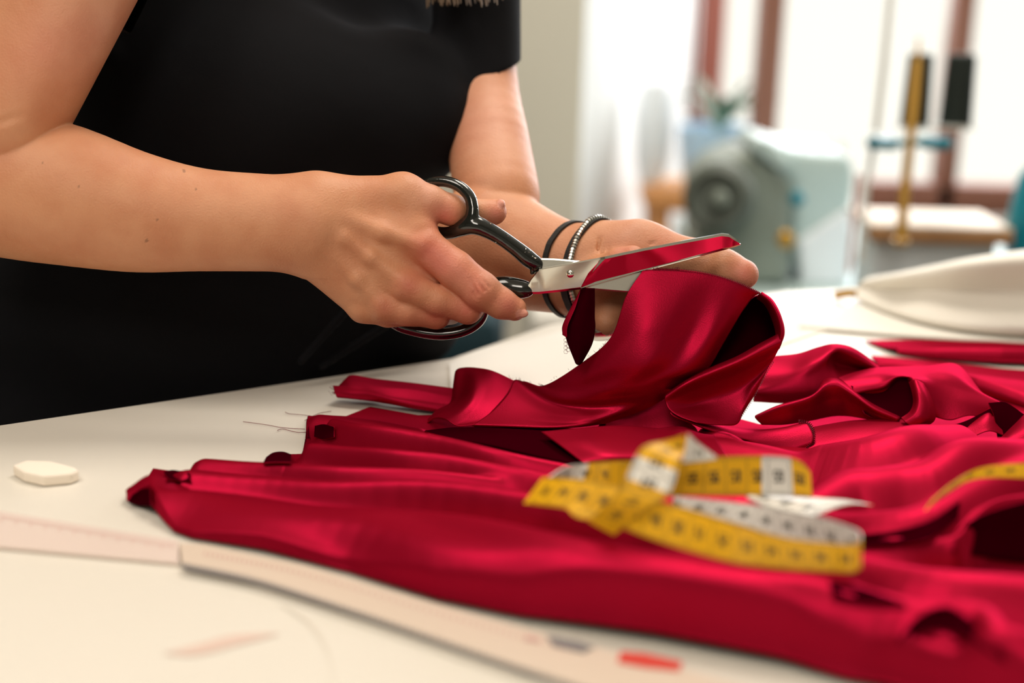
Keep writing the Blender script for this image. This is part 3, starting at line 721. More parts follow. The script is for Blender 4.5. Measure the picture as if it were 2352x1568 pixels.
# ------------------------------------------------------------------ lifted satin, between shears and hand
lf = empty('lifted_satin', P(1500, 960, 60)); tag(lf, 'crimson satin piece lifted from the table and being cut, folded over into an open cone', 'fabric')
P1 = [
 [(1476, 621, 4), (1520, 617, 5), (1580, 621, 5), (1640, 631, 6), (1700, 651, 8), (1746, 672, 20)],
 [(1438, 680, 0), (1490, 682, -14), (1550, 690, -12), (1610, 690, 4), (1668, 694, 8), (1720, 692, 30)],
 [(1403, 775, 10), (1460, 765, -28), (1520, 765, -28), (1580, 770, 2), (1632, 775, 0), (1668, 775, 38)],
 [(1330, 838, 60), (1400, 838, -8), (1480, 838, -34), (1540, 838, -12), (1590, 842, -2), (1626, 846, 40)],
 [(1250, 885, 120), (1330, 890, 52), (1410, 888, -4), (1480, 882, -14), (1535, 874, 2), (1585, 870, 45)],
 [(1205, 876, 150), (1290, 913, 75), (1380, 915, 22), (1460, 907, 2), (1515, 898, 12), (1552, 893, 50)],
 [(1180, 874, 162), (1262, 925, 95), (1350, 937, 48), (1430, 930, 22), (1485, 923, 26), (1520, 918, 55)],
 [(1165, 905, 120), (1240, 945, 62), (1320, 957, 30), (1400, 951, 20), (1450, 943, 34), (1488, 936, 60)],
 [(1130, 945, 70), (1200, 962, 32), (1290, 971, 10), (1360, 967, 15), (1405, 960, 36), (1445, 953, 60)],
 [(1087, 976, 20), (1160, 979, 5), (1250, 982, -5), (1310, 981, 5), (1352, 977, 30), (1392, 971, 60)],
 [(1090, 972, 110), (1160, 975, 105), (1250, 976, 98), (1310, 976, 98), (1352, 974, 98), (1392, 970, 98)],
]
FL = [
 [(1043, 872, 215), (1048, 850, 215), (1066, 844, 214), (1096, 845, 205), (1132, 852, 182), (1180, 874, 162)],
 [(1040, 895, 195), (1048, 888, 190), (1066, 884, 180), (1092, 882, 150), (1122, 895, 130), (1165, 905, 120)],
 [(1034, 925, 170), (1044, 918, 165), (1060, 914, 150), (1080, 918, 95), (1098, 936, 76), (1130, 945, 70)],
 [(1000, 945, 150), (1016, 942, 140), (1034, 941, 120), (1050, 948, 60), (1070, 966, 42), (1108, 966, 42)],
 [(965, 985, 130), (980, 972, 118), (998, 960, 100), (1022, 962, 50), (1050, 978, 25), (1087, 976, 20)],
]
P2 = [
 [(1720, 692, 30), (1728, 684, 50), (1742, 678, 60), (1752, 680, 50), (1750, 676, 24)],
 [(1694, 730, 34), (1716, 700, 110), (1752, 694, 120), (1775, 702, 80), (1772, 700, 22)],
 [(1668, 775, 40), (1705, 740, 140), (1758, 730, 150), (1786, 735, 90), (1788, 738, 18)],
 [(1626, 846, 40), (1680, 800, 150), (1755, 780, 150), (1788, 778, 90), (1796, 778, 14)],
 [(1626, 850, 44), (1680, 842, 120), (1745, 822, 110), (1780, 806, 70), (1790, 800, 14)],
]
P3 = [
 [(1560, 895, 60), (1610, 868, 80), (1650, 850, 95), (1705, 828, 105), (1750, 808, 95), (1784, 780, 60)],
 [(1540, 897, 30), (1584, 868, 30), (1630, 845, 38), (1694, 818, 42), (1744, 790, 40), (1790, 766, 26)],
 [(1528, 910, 6), (1578, 880, -6), (1632, 856, -2), (1696, 830, -2), (1750, 803, 2), (1796, 782, 10)],
 [(1529, 925, 6), (1584, 902, 22), (1642, 880, 30), (1702, 856, 32), (1750, 832, 28), (1786, 806, 20)],
 [(1539, 942, 0), (1594, 928, 38), (1648, 908, 48), (1702, 886, 50), (1740, 862, 44), (1772, 832, 32)],
 [(1562, 957, -8), (1606, 950, 18), (1652, 938, 38), (1700, 918, 44), (1728, 893, 38), (1755, 862, 38)],
 [(1600, 970, -18), (1630, 974, -8), (1660, 976, 8), (1692, 974, 26), (1708, 945, 42), (1732, 908, 44)],
]
PR = [  # turned rim on the right of the cone
 [(1738, 684, 50), (1757, 700, 56), (1772, 730, 58), (1782, 765, 56), (1780, 798, 30)],
 [(1742, 676, 26), (1764, 694, 22), (1782, 728, 18), (1790, 765, 16), (1781, 804, 22)],
 [(1748, 672, 20), (1772, 692, 14), (1791, 728, 8), (1797, 768, 8), (1782, 808, 24)],
 [(1750, 671, 34), (1775, 690, 40), (1794, 727, 44), (1801, 768, 46), (1782, 812, 34)],
]
g = [patch(P1, 150, 110), patch(FL, 70, 80), patch(P2, 40, 40), patch(P3, 70, 90), patch(PR, 30, 60)]
PM = [[(1390, 945, 110), (1470, 915, 110), (1560, 875, 110), (1600, 872, 100)],
 [(1380, 968, 105), (1460, 955, 105), (1530, 930, 95), (1560, 940, 80)],
 [(1372, 985, 80), (1450, 985, 80), (1530, 970, 75), (1600, 985, 70)],
 [(1365, 1000, 60), (1450, 1005, 55), (1530, 1000, 55), (1600, 1010, 50)]]
def tz(rows): return [[(x, y, DT(x, y, z)) for x, y, z in r] for r in rows]
BR = tz([[(1243, 992, .020), (1330, 984, .022), (1420, 978, .02), (1520, 985, .016), (1640, 1000, .012)],
 [(1285, 1022, .021), (1360, 1016, .024), (1440, 1014, .022), (1540, 1018, .018), (1660, 1030, .014)],
 [(1340, 1064, .018), (1400, 1054, .021), (1470, 1050, .02), (1560, 1050, .018), (1680, 1058, .014)],
 [(1360, 1082, .010), (1430, 1082, .010), (1500, 1082, .010), (1580, 1082, .010), (1700, 1084, .010)]])
HB = tz([[(972, 990, .008), (1050, 982, .010), (1150, 984, .012), (1260, 990, .014)],  # dark sheet painting the shade under the lifted piece
 [(1010, 1000, .012), (1090, 1003, .015), (1190, 1014, .016), (1290, 1022, .016)],
 [(1050, 1010, .014), (1130, 1024, .016), (1230, 1046, .017), (1345, 1070, .016)],
 [(1060, 1016, .008), (1140, 1034, .008), (1240, 1056, .009), (1350, 1080, .008)]])
RS = [[(1610, 985, 60), (1650, 985, 50), (1690, 1000, 40), (1725, 1025, 30), (1745, 1050, 20)],
 [(1600, 1000, 10), (1650, 994, 0), (1695, 1008, -5), (1728, 1035, -10), (1745, 1056, -10)],
 [(1605, 1030, -10), (1650, 1030, -20), (1695, 1040, -25), (1728, 1056, -30), (1745, 1065, -30)]]
# roll of cloth that runs from the cone's foot to the stitched end on the right
RL = [
 [(1560, 950, 60), (1640, 972, 70), (1720, 985, 90), (1790, 985, 110), (1840, 975, 120)],
 [(1540, 945, 12), (1630, 972, 20), (1710, 990, 40), (1790, 985, 60), (1850, 970, 70)],
 [(1545, 955, 2), (1630, 985, 5), (1710, 1004, 15), (1790, 1010, 30), (1862, 985, 45)],
 [(1570, 965, 15), (1640, 992, 15), (1715, 1012, 18), (1790, 1038, 20), (1868, 1010, 25)],
 [(1580, 968, 60), (1650, 996, 60), (1720, 1018, 60), (1790, 1045, 40), (1850, 1040, 25)],
]
g += [patch(RL, 50, 80), patch(PM, 40, 40), patch(BR, 40, 60), patch(HB, 40, 60), patch(RS, 30, 40)]
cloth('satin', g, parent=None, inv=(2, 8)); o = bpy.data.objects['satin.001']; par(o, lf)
# over-locked seam along the top edge and down the cone's lower right edge
def stitches(name, path, step, amp, r, m, parent, seed=0, D=0):
    b_ = MB(); pts = spline(np.array(path, float), 200); s_ = np.concatenate([[0], np.cumsum(np.hypot(*np.diff(pts[:, :2], axis=0).T))])
    n = int(s_[-1]/step); q = np.linspace(0, s_[-1], n*2+1); zz = []
    tn = np.gradient(pts[:, :2], axis=0); tn /= np.linalg.norm(tn, axis=1)[:, None]+1e-9
    for i, v in enumerate(q):
        x = np.interp(v, s_, pts[:, 0]); y = np.interp(v, s_, pts[:, 1]); d = np.interp(v, s_, pts[:, 2])
        tx = np.interp(v, s_, tn[:, 0]); ty = np.interp(v, s_, tn[:, 1]); a = amp if i % 2 else -amp*.6
        zz.append(P(x-ty*a, y+tx*a, d-2))
    b_.tube(zz, r, 5); o = b_.build(name, m, parent, False); o['kind'] = 'stuff'; return o
stitches('overlock_stitching', [(1500, 617, 3), (1580, 620, 3), (1640, 630, 4), (1700, 650, 6), (1748, 674, 16)], 4, 3.4, 0.0003, 'thread', lf)
stitches('overlock_stitching', [(1690, 972, 30), (1710, 944, 38), (1733, 908, 40), (1757, 862, 34), (1776, 830, 24)], 5, 2.5, 0.00025, 'thread', lf)
stitches('overlock_stitching', [(1835, 966, 70), (1857, 972, 60), (1868, 992, 42), (1866, 1015, 28), (1845, 1040, 18), (1815, 1050, 16)], 4, 5, 0.0006, 'thread', lf)
def fray(name, path, n, ln, parent, seed, out=(-1, 0), D=0, r=0.00010):
    b_ = MB(); rr = np.random.RandomState(seed); pts = spline(np.array(path, float), 100)
    for _ in range(n):
        p0 = pts[rr.randint(100)]; l = ln*rr.uniform(.2, 1); a = math.atan2(out[1], out[0])+rr.normal()*.6
        q = [p0, p0+np.array([math.cos(a)*l*.5, math.sin(a)*l*.5, rr.uniform(-3, 3)]), p0+np.array([math.cos(a+rr.normal()*.5)*l, math.sin(a+rr.normal()*.5)*l, rr.uniform(-5, 5)])]
        b_.tube([P(*k) for k in q], [r, r, r*.5], 4)
    o = b_.build(name, 'thread', parent, False); o['kind'] = 'stuff'; return o
fray('frayed_threads', [(1250, 882, 118), (1246, 888, 120), (1242, 884, 120)], 14, 14, lf, 2, (-1, -.2))
fray('frayed_threads', [(1405, 770, 10), (1380, 800, 30), (1340, 830, 60), (1255, 880, 118)], 26, 7, lf, 3, (-.6, -.6))
fray('frayed_threads', [(1170, 868, 165), (1220, 880, 155)], 12, 9, lf, 4, (0, -1))
fray('frayed_threads', [(1505, 616, 4), (1560, 616, 4)], 30, 7, lf, 9, (1, -.5))

# ------------------------------------------------------------------ strip being cut off
stp = [
 [(1338, 662, 10), (1350, 662, 4), (1366, 662, 10)],
 [(1322, 695, 16), (1344, 695, 0), (1366, 704, 8)],
 [(1306, 730, 20), (1334, 728, 0), (1366, 728, 8)],
 [(1296, 752, 22), (1328, 752, 0), (1367, 754, 8)],
 [(1303, 785, 15), (1330, 790, 2), (1360, 790, 10)],
 [(1322, 834, 12), (1328, 838, 10), (1337, 832, 20)],
]
stp2 = [[(1350, 664, 22), (1336, 664, 14), (1332, 668, 10)], [(1340, 700, 26), (1316, 700, 14), (1322, 705, 4)], [(1316, 740, 26), (1294, 745, 14), (1304, 748, 2)], [(1312, 770, 26), (1293, 768, 16), (1302, 775, 4)]]
sp_ = cloth('hanging_offcut', [patch(stp, 50, 30), patch(stp2, 30, 20)], inv=(0, 1)); tag(sp_, 'narrow dark red offcut strip hanging from the shear blades', 'fabric')
b_ = MB()
for k in range(7):
    x, y = 1300+(k % 2)*5, 776+k*4.5
    b_.tube([P(x, y, 14), P(x-5, y+3, 14), P(x-4, y+8, 14), P(x+2, y+9, 14), P(x+5, y+4, 14), P(x, y, 14)], 0.00011, 4)
o = b_.build('loose_threads', 'thread', None, False); par_ = o; o.parent = sp_; o['kind'] = 'stuff'
# rolled end on the left at the back
RT = [
 [(768, 905, 275), (790, 880, 290), (806, 862, 290), (860, 870, 290), (950, 880, 270), (1050, 893, 240), (1140, 905, 215)],
 [(768, 900, 262), (785, 880, 262), (808, 872, 262), (870, 882, 245), (950, 892, 230), (1050, 906, 215), (1140, 915, 200)],
 [(765, 886, 252), (800, 888, 240), (830, 892, 232), (880, 896, 222), (960, 906, 212), (1050, 920, 195), (1140, 930, 180)],
 [(769, 900, 240), (800, 904, 230), (840, 908, 222), (890, 915, 205), (960, 925, 195), (1050, 935, 180), (1140, 945, 165)],
 [(775, 912, 250), (805, 915, 240), (850, 920, 232), (900, 928, 215), (965, 940, 200), (1050, 950, 180), (1140, 955, 165)],
 [(785, 910, 290), (815, 912, 290), (860, 916, 290), (900, 920, 270), (960, 930, 255), (1050, 940, 235), (1140, 945, 215)],
]
rt = cloth('rolled_satin', [patch(RT, 60, 120)]); tag(rt, 'dark red satin roll with a frayed left end, furthest back beside the person', 'fabric')
fray('frayed_threads', [(765, 886, 250), (772, 905, 245), (800, 868, 280)], 26, 16, None, 5, (-1, 0)).parent = rt
for i, pth in enumerate(([(715, 955, 215), (690, 952, 225), (665, 950, 225), (655, 946, 225)], [(700, 985, 120), (650, 982, 130), (610, 975, 150), (558, 968, 165)], [(712, 992, 95), (680, 992, 95), (650, 985, 110), (637, 988, 110)], [(760, 944, 250), (730, 950, 230), (700, 965, 185)])):
    b_ = MB(); b_.tube([T(x, y, 0.0006+0.0006*(k % 2)) for k, (x, y, _) in enumerate(spline(np.array(pth, float), 14))], 0.00018, 5)
    o = b_.build('loose_thread', 'thread', None, False); tag(o, ['short loose red thread by the frayed edge, uppermost of four', 'longest loose red thread reaching left over the white table', 'loose red thread lying lowest beside the frayed edge', 'loose red thread crossing up to the rolled end'][i], 'thread', 'loose threads on the table')
fr = fray('frayed_edge', [(706, 962, 200), (705, 985, 120), (715, 1010, 40)], 30, 14, None, 6, (-1, .2)); fr.parent = o_ if False else None; par(fr, cm)
fr = fray('frayed_edge', [(292, 1150, -330), (333, 1105, -230), (352, 1075, -160)], 24, 14, None, 7, (-1, -.3), r=.0002); par(fr, cm)

# ------------------------------------------------------------------ crumpled satin pieces on the right
def crumple(name, grids, label, inv=()): 
    o = cloth(name, [patch(g_, 60, 80) for g_ in grids], inv=inv); tag(o, label, 'fabric'); return o
RB = [
 [(1775, 818, 300), (1832, 812, 310), (1880, 797, 310), (1915, 790, 300), (1955, 797, 300), (1995, 822, 300), (2030, 852, 290)],
 [(1765, 835, 270), (1825, 826, 270), (1875, 812, 262), (1915, 800, 262), (1940, 806, 275), (1975, 826, 285), (2016, 850, 285)],
 [(1755, 860, 240), (1815, 850, 235), (1865, 836, 225), (1900, 822, 238), (1912, 818, 275), (1925, 835, 310), (1990, 850, 330)],
 [(1742, 885, 225), (1805, 875, 220), (1855, 866, 218), (1890, 850, 230), (1910, 845, 262), (1935, 855, 290), (1995, 862, 300)],
 [(1733, 902, 215), (1800, 899, 215), (1860, 896, 215), (1900, 890, 220), (1925, 880, 240), (1950, 880, 260), (2000, 880, 270)],
 [(1730, 922, 225), (1800, 926, 222), (1860, 925, 222), (1900, 920, 222), (1930, 910, 240), (1955, 905, 260), (2000, 900, 270)],
]
crumple('satin_loop', [RB], 'bright pink-red satin loop arching behind the dark pointed roll')
RD = [
 [(1740, 952, 110), (1790, 930, 150), (1870, 908, 170), (1890, 876, 200), (1915, 868, 200), (1945, 884, 190), (2000, 925, 160), (2068, 958, 120)],
 [(1734, 957, 80), (1785, 935, 105), (1860, 912, 120), (1895, 885, 140), (1920, 880, 140), (1955, 900, 130), (2005, 935, 110), (2066, 962, 100)],
 [(1740, 966, 86), (1790, 955, 112), (1860, 938, 132), (1900, 920, 155), (1935, 920, 155), (1970, 932, 140), (2010, 950, 118), (2062, 968, 104)],
 [(1750, 975, 100), (1800, 975, 125), (1860, 966, 148), (1910, 956, 172), (1945, 955, 172), (1980, 960, 155), (2020, 968, 130), (2060, 974, 115)],
]
crumple('pointed_satin_roll', [RD], 'dark red satin roll with a pointed left end and raised crest')
RC = [
 [(1925, 868, 215), (1960, 856, 260), (2010, 845, 270), (2070, 842, 270), (2130, 840, 270), (2185, 834, 270), (2215, 850, 260), (2245, 890, 230)],
 [(1940, 880, 190), (1970, 868, 200), (2015, 862, 200), (2060, 858, 190), (2100, 862, 190), (2150, 858, 190), (2200, 866, 190), (2260, 905, 190)],
 [(1965, 902, 170), (1990, 896, 170), (2030, 888, 170), (2062, 866, 165), (2105, 868, 150), (2160, 885, 160), (2220, 900, 160), (2300, 925, 160)],
 [(1985, 905, 200), (2005, 903, 210), (2040, 900, 215), (2070, 875, 215), (2100, 880, 140), (2165, 920, 140), (2230, 925, 140), (2345, 955, 150)],
 [(1995, 925, 240), (2020, 925, 250), (2050, 920, 250), (2085, 930, 220), (2130, 950, 150), (2180, 965, 130), (2240, 955, 130), (2335, 990, 150)],
]
RH = [  # narrow curved band
 [(2088, 878, 150), (2100, 872, 130), (2112, 876, 130), (2125, 884, 145)],
 [(2095, 900, 125), (2108, 900, 100), (2125, 905, 100), (2140, 915, 125)],
 [(2098, 925, 110), (2110, 928, 84), (2130, 932, 84), (2147, 940, 110)],
 [(2090, 945, 100), (2102, 952, 76), (2125, 962, 76), (2146, 965, 100)],
 [(2070, 960, 95), (2080, 970, 80), (2098, 980, 80), (2118, 985, 95)],
]
RK = [
 [(2200, 985, 130), (2250, 950, 150), (2278, 932, 150), (2288, 935, 150)],
 [(2180, 1010, 90), (2230, 975, 100), (2270, 955, 100), (2296, 965, 110)],
 [(2150, 1040, 60), (2220, 1010, 70), (2270, 990, 70), (2305, 1000, 80)],
]
RG = [
 [(2290, 1015, 60), (2330, 975, 90), (2370, 940, 100), (2450, 900, 120)],
 [(2280, 1030, 30), (2330, 1000, 45), (2380, 975, 50), (2460, 950, 60)],
 [(2250, 1060, 10), (2320, 1040, 15), (2390, 1020, 20), (2470, 1000, 30)],
]
HC = [[(1955, 885, 178), (1985, 903, 178), (2030, 899, 180), (2066, 870, 175), (2104, 872, 165)],  # HC, HD, HE: dark sheets painting the shade of the hollows
 [(1965, 915, 160), (1992, 930, 160), (2035, 925, 165), (2075, 905, 160), (2112, 900, 150)],
 [(1985, 950, 130), (2010, 962, 130), (2045, 965, 130), (2080, 960, 125), (2112, 945, 120)]]
HD = [[(2270, 925, 110), (2310, 925, 120), (2352, 952, 120)], [(2284, 960, 95), (2318, 965, 100), (2350, 975, 100)], [(2292, 1012, 85), (2318, 1005, 85), (2346, 990, 85)]]
HE = [[(2075, 985, 90), (2130, 985, 95), (2210, 970, 110), (2290, 930, 120)], [(2080, 1000, 80), (2130, 1003, 80), (2200, 992, 90), (2280, 960, 100)], [(2085, 1015, 60), (2130, 1018, 60), (2190, 1008, 70), (2270, 985, 85)]]
crumple('crumpled_satin', [RC, RH, RK, RG, HC, HD, HE], 'crumpled crimson satin with shade painted into its hollows near the right edge', (4, 5, 6))
RF = [
 [(1850, 985, 95), (1900, 975, 110), (1960, 966, 120), (2030, 963, 120), (2085, 965, 110), (2125, 982, 90)],
 [(1855, 1000, 60), (1905, 990, 70), (1965, 982, 72), (2030, 980, 72), (2085, 985, 72), (2128, 995, 72)],
 [(1850, 1025, 25), (1905, 1015, 28), (1965, 1008, 30), (2030, 1006, 30), (2080, 1010, 35), (2115, 1018, 45)],
 [(1830, 1048, 5), (1900, 1043, 0), (1965, 1042, -5), (2030, 1046, -10), (2060, 1044, 0), (2090, 1040, 10)],
 [(1830, 1056, 10), (1900, 1052, 5), (1965, 1052, 0), (2020, 1056, -5), (2050, 1054, 0), (2080, 1050, 10)],
]
crumple('satin_fold', [RF], 'smooth crimson satin fold in front of the dark pointed roll, beside the stitched end')
# far red pieces, out of focus
for i, (pl, zz, lab) in enumerate((
   ([(1985, 787), (2080, 784), (2352, 792), (2480, 794), (2480, 848), (2300, 842), (2150, 832), (2060, 818)], .012, 'flat red fabric piece at the far right, just in front of the white paper'),
   ([(2000, 822), (2150, 836), (2300, 852), (2480, 862), (2480, 980), (2330, 935), (2240, 910), (2150, 880), (2010, 862)], .010, 'blurred dull red fabric strip behind the crumpled satin'))):
    mid = len(pl)//2; up = pl[:mid]; lo = pl[mid:][::-1]
    o, _ = sheet('far_fabric', [(x, y, 0) for x, y in lo], [(x, y, 0) for x, y in up], 120, 40, [[(2050, pl[0][1]+18, zz, .03), (2200, pl[0][1]+22+i*20, zz, .03), (2450, pl[0][1]+25+i*50, zz, .03)]], seed=i+3)
    tag(o, lab, 'fabric')

# ------------------------------------------------------------------ tape measure
tm = empty('tape_measure', T(1600, 1250, .03)); tag(tm, 'yellow tape measure curled on top of the red fabric', 'tape measure')
glyph = {'0': [(0,0,0,2),(0,2,1,2),(1,2,1,0),(1,0,0,0)], '1': [(.5,0,.5,2)], '2': [(0,2,1,2),(1,2,1,1),(1,1,0,1),(0,1,0,0),(0,0,1,0)], '3': [(0,2,1,2),(1,2,1,0),(1,0,0,0),(0,1,1,1)],
 '4': [(0,2,0,1),(0,1,1,1),(1,2,1,0)], '5': [(1,2,0,2),(0,2,0,1),(0,1,1,1),(1,1,1,0),(1,0,0,0)], '6': [(1,2,0,2),(0,2,0,0),(0,0,1,0),(1,0,1,1),(1,1,0,1)],
 '7': [(0,2,1,2),(1,2,.4,0)], '8': [(0,0,0,2),(0,2,1,2),(1,2,1,0),(1,0,0,0),(0,1,1,1)], '9': [(1,1,0,1),(0,1,0,2),(0,2,1,2),(1,2,1,0),(1,0,0,0)]}
def ribbon(name, bot, top, first, front='yellow', flip=False, whites=(), marks=True, label=None):
    """bot/top: edges of the tape as (px,py,D)"""
    n = 90; b3 = PA(spline(bot, n)); t3 = PA(spline(top, n))
    mid = (b3+t3)/2; s_ = np.concatenate([[0], np.cumsum(np.linalg.norm(np.diff(mid, axis=0), axis=1))]); LEN = s_[-1]
    q = np.arange(0, LEN, 0.0012)
    def at(s0, v):
        s0 = np.asarray(s0); v = np.asarray(v)[..., None]
        bb = np.stack([np.interp(s0, s_, b3[:, i]) for i in range(3)], -1); tt = np.stack([np.interp(s0, s_, t3[:, i]) for i in range(3)], -1)
        return bb*(1-v)+tt*v
    def nor(s0):
        a_ = at(s0-0.002, 0.5*np.ones_like(s0)); c_ = at(s0+0.002, 0.5*np.ones_like(s0)); u_ = at(s0, np.ones_like(s0))-at(s0, np.zeros_like(s0))
        nn = np.cross(c_-a_, u_); nn /= np.linalg.norm(nn, axis=-1)[:, None]+1e-12; return -nn if flip else nn
    N = nor(q); k = len(q)
    vb, vt = at(q, np.zeros(k)), at(q, np.ones(k)); th = 0.00022
    V = np.concatenate([vb+N*th, vt+N*th, vb-N*th, vt-N*th]); fs_ = []; fm = []
    for i in range(k-1):
        wh = any(a_ <= q[i]/LEN <= c_ for a_, c_ in whites)
        fs_ += [[i, i+1, k+i+1, k+i], [2*k+i+1, 2*k+i, 3*k+i, 3*k+i+1], [i+1, i, 2*k+i, 2*k+i+1], [k+i, k+i+1, 3*k+i+1, 3*k+i]]
        f0 = 1 if wh else (0 if front == 'yellow' else 1); fm += [f0, 1, f0, f0]
    fs_ += [[0, k, 3*k, 2*k], [k-1, 3*k-1, 4*k-1, 2*k-1][::1]]; fm += [0, 0]
    fs_[-1] = [k-1, 3*k-1, 4*k-1, 2*k-1]
    par(mesh_obj(name, V, fs_, None, smooth=False, mats=['yellow', 'tapewhite'], fmat=fm), tm)
    ink = ([], []); side = 1 if front else 1
    def quad(s0, s1, v0, v1, off=0.0004, back=False):
        n0 = len(ink[0]); ss = np.array([s0, s1, s1, s0]); vv = np.array([v0, v0, v1, v1])
        p_ = at(np.clip(ss, 0, LEN), vv)+nor(np.clip(ss, 0.0005, LEN-0.0005))*(-off if back else off); ink[0].extend(p_.tolist()); ink[1].append([n0, n0+1, n0+2, n0+3])
    cmn = 0
    for c_ in np.arange(0.005, LEN-0.004, 0.010):
        for bk in (False, True):
            for j in range(10):
                sx = c_+j*.001
                if sx > LEN-.001: break
                quad(sx, sx+.00025, .90 if j else (0.0), 1.0, back=bk); quad(sx, sx+.00025, 0.0, .10, back=bk)
            num = str(first+cmn)
            for di, ch_ in enumerate(num):     # digits stand across the tape
                for (xa, ya, xb, yb) in glyph[ch_]:
                    # local glyph: x 0..1 -> along tape, y 0..2 -> across
                    ox = c_+.0030+di*.0024
                    x0, x1 = sorted((ox+xa*.0014, ox+xb*.0014)); y0, y1 = sorted((.36+ya*.13, .36+yb*.13))
                    quad(x0-.00035, x1+.00035, y0-.022, y1+.022, back=bk)
        cmn += 1
    par(mesh_obj('printed_scale', ink[0], ink[1], 'ink', smooth=False), tm)['kind'] = 'stuff'
def rb_(bp, z, tp, lean=0):
    bot = []; top = []
    for i, (x, y) in enumerate(bp):
        D = DT(x, y, z if not hasattr(z, '__len__') else z[i]); bot.append((x, y, D)); top.append((tp[i][0], tp[i][1], D+lean))
    return bot, top
bot, top = rb_([(1400, 1200), (1480, 1232), (1571, 1262), (1686, 1292), (1800, 1306), (1900, 1312), (1962, 1314), (1976, 1300)], [.040, .038, .036, .035, .034, .034, .034, .038], [(1425, 1120), (1500, 1146), (1590, 1170), (1695, 1203), (1800, 1233), (1900, 1246), (1962, 1250), (1978, 1236)], 10)
top[-1] = (1979, 1238, bot[-1][2]+10)
ribbon('tape_band', bot, top, 48)
# inside of the same band coming back behind it
D1 = bot[-1][2]
ribbon('tape_band', [(1976, 1306, D1), (1970, 1290, D1+60), (1900, 1262, D1+120), (1800, 1240, D1+160), (1700, 1205, D1+190), (1600, 1185, D1+215), (1540, 1170, D1+230)],
       [(1978, 1236, D1+10), (1966, 1216, D1+70), (1885, 1188, D1+125), (1800, 1170, D1+165), (1724, 1158, D1+195), (1620, 1146, D1+220), (1545, 1138, D1+235)], 30, front='white')
bu, tu = rb_([(1400, 1150), (1470, 1145), (1548, 1138), (1647, 1138), (1740, 1138), (1810, 1138), (1850, 1140), (1868, 1142)], .036, [(1400, 1062), (1475, 1062), (1567, 1060), (1647, 1049), (1740, 1046), (1805, 1049), (1843, 1062), (1866, 1092)], 6)
ribbon('tape_band', bu, tu, 52, whites=((.74, .88),))
De = bu[-1][2]
ribbon('tape_band', [(1869, 1142, De), (1860, 1190, De-70), (1780, 1172, De-60), (1712, 1140, De-20)], [(2005, 1160, De-10), (1940, 1148, De+10), (1860, 1143, De+20), (1722, 1134, De+10)], 70, front='white')
Dl = bot[0][2]
ribbon('tape_band', [(1203, 1156, Dl+110), (1240, 1160, Dl+70), (1290, 1166, Dl+40), (1364, 1184, Dl+10), (1400, 1175, Dl-5)], [(1246, 1098, Dl+115), (1285, 1097, Dl+75), (1340, 1101, Dl+45), (1400, 1113, Dl+20), (1426, 1120, Dl+10)], 33)
ribbon('tape_band', [(1246, 1115, Dl+120), (1280, 1112, Dl+170), (1330, 1108, Dl+200), (1400, 1120, Dl+210), (1450, 1135, Dl+205)], [(1262, 1095, Dl+120), (1300, 1072, Dl+180), (1345, 1064, Dl+210), (1410, 1059, Dl+215), (1460, 1058, Dl+210)], 40, whites=((.0, .55),))
Dx = Dl-30
ribbon('tape_band', [(1352, 1196, Dx+20), (1400, 1150, Dx-10), (1432, 1110, Dx-10), (1450, 1070, Dx), (1476, 1027, Dx+20), (1530, 1012, Dx+60), (1578, 997, Dx+80)],
       [(1410, 1228, Dx+20), (1487, 1168, Dx-14), (1530, 1142, Dx-14), (1548, 1110, Dx-4), (1562, 1058, Dx+16), (1570, 1045, Dx+60), (1576, 1030, Dx+82)], 20, whites=((.42, .60),), flip=True)
ribbon('tape_band', [(1567, 1062, Dx+60), (1600, 1060, Dx+90), (1646, 1054, Dx+110)], [(1579, 996, Dx+80), (1604, 1018, Dx+100), (1648, 1050, Dx+112)], 27, front='white')
ribbon('tape_band', [(1300, 1165, Dl+10), (1320, 1185, Dl), (1345, 1192, Dl-6), (1375, 1188, Dl-8)], [(1330, 1150, Dl+12), (1345, 1165, Dl+4), (1360, 1170, Dl), (1380, 1170, Dl-2)], 12)
# free end across the satin at the right edge
ribbon('tape_band', [(2125, 1172, DT(2125, 1172, .04)), (2170, 1135, DT(2125, 1172, .04)+30), (2240, 1100, DT(2125, 1172, .04)+60), (2352, 1098, DT(2125, 1172, .04)+70), (2450, 1110, DT(2125, 1172, .04)+70)],
       [(2140, 1150, DT(2125, 1172, .04)+5), (2190, 1108, DT(2125, 1172, .04)+40), (2250, 1075, DT(2125, 1172, .04)+70), (2352, 1064, DT(2125, 1172, .04)+80), (2450, 1070, DT(2125, 1172, .04)+80)], 80)

# ------------------------------------------------------------------ chalk, rulers, marks
def slabpx(name, pts, z0, z1, m, parent=None, bev=0.0006): return slab(name, [T(x, y, z0) for x, y in pts][::-1], z0, z1, m, parent, bev)
ck = slabpx('tailors_chalk', [(30, 1092), (62, 1080), (120, 1082), (172, 1096), (183, 1104), (165, 1112), (100, 1118), (55, 1108)], .0002, .0062, 'chalk', None, .0012)
tag(ck, 'small cream block of tailor\'s chalk lying on the white table at far left', 'chalk')
r1 = slabpx('acrylic_ruler', [(-260, 1145), (0, 1180), (410, 1248), (412, 1300), (0, 1262), (-260, 1235)], .0003, .0022, 'acrylic')
tag(r1, 'pinkish clear plastic ruler lying flat at the left edge of the table', 'ruler')
mk = MB()
for i in range(60):
    t_ = i/60; x = 4+t_*400; y = 1183+t_*68; l_ = 14 if i % 5 == 0 else 7
    a_, c_ = T(x, y, .0024), T(x-2, y+l_, .0024); a2, c2 = T(x+2, y, .0024), T(x, y+l_, .0024)
    mk.add([a_, a2, c2, c_], [(0, 1, 2, 3)])
par(mk.build('printed_ticks', 'pink', None, False), empty('x', (0, 0, 0))) if False else None
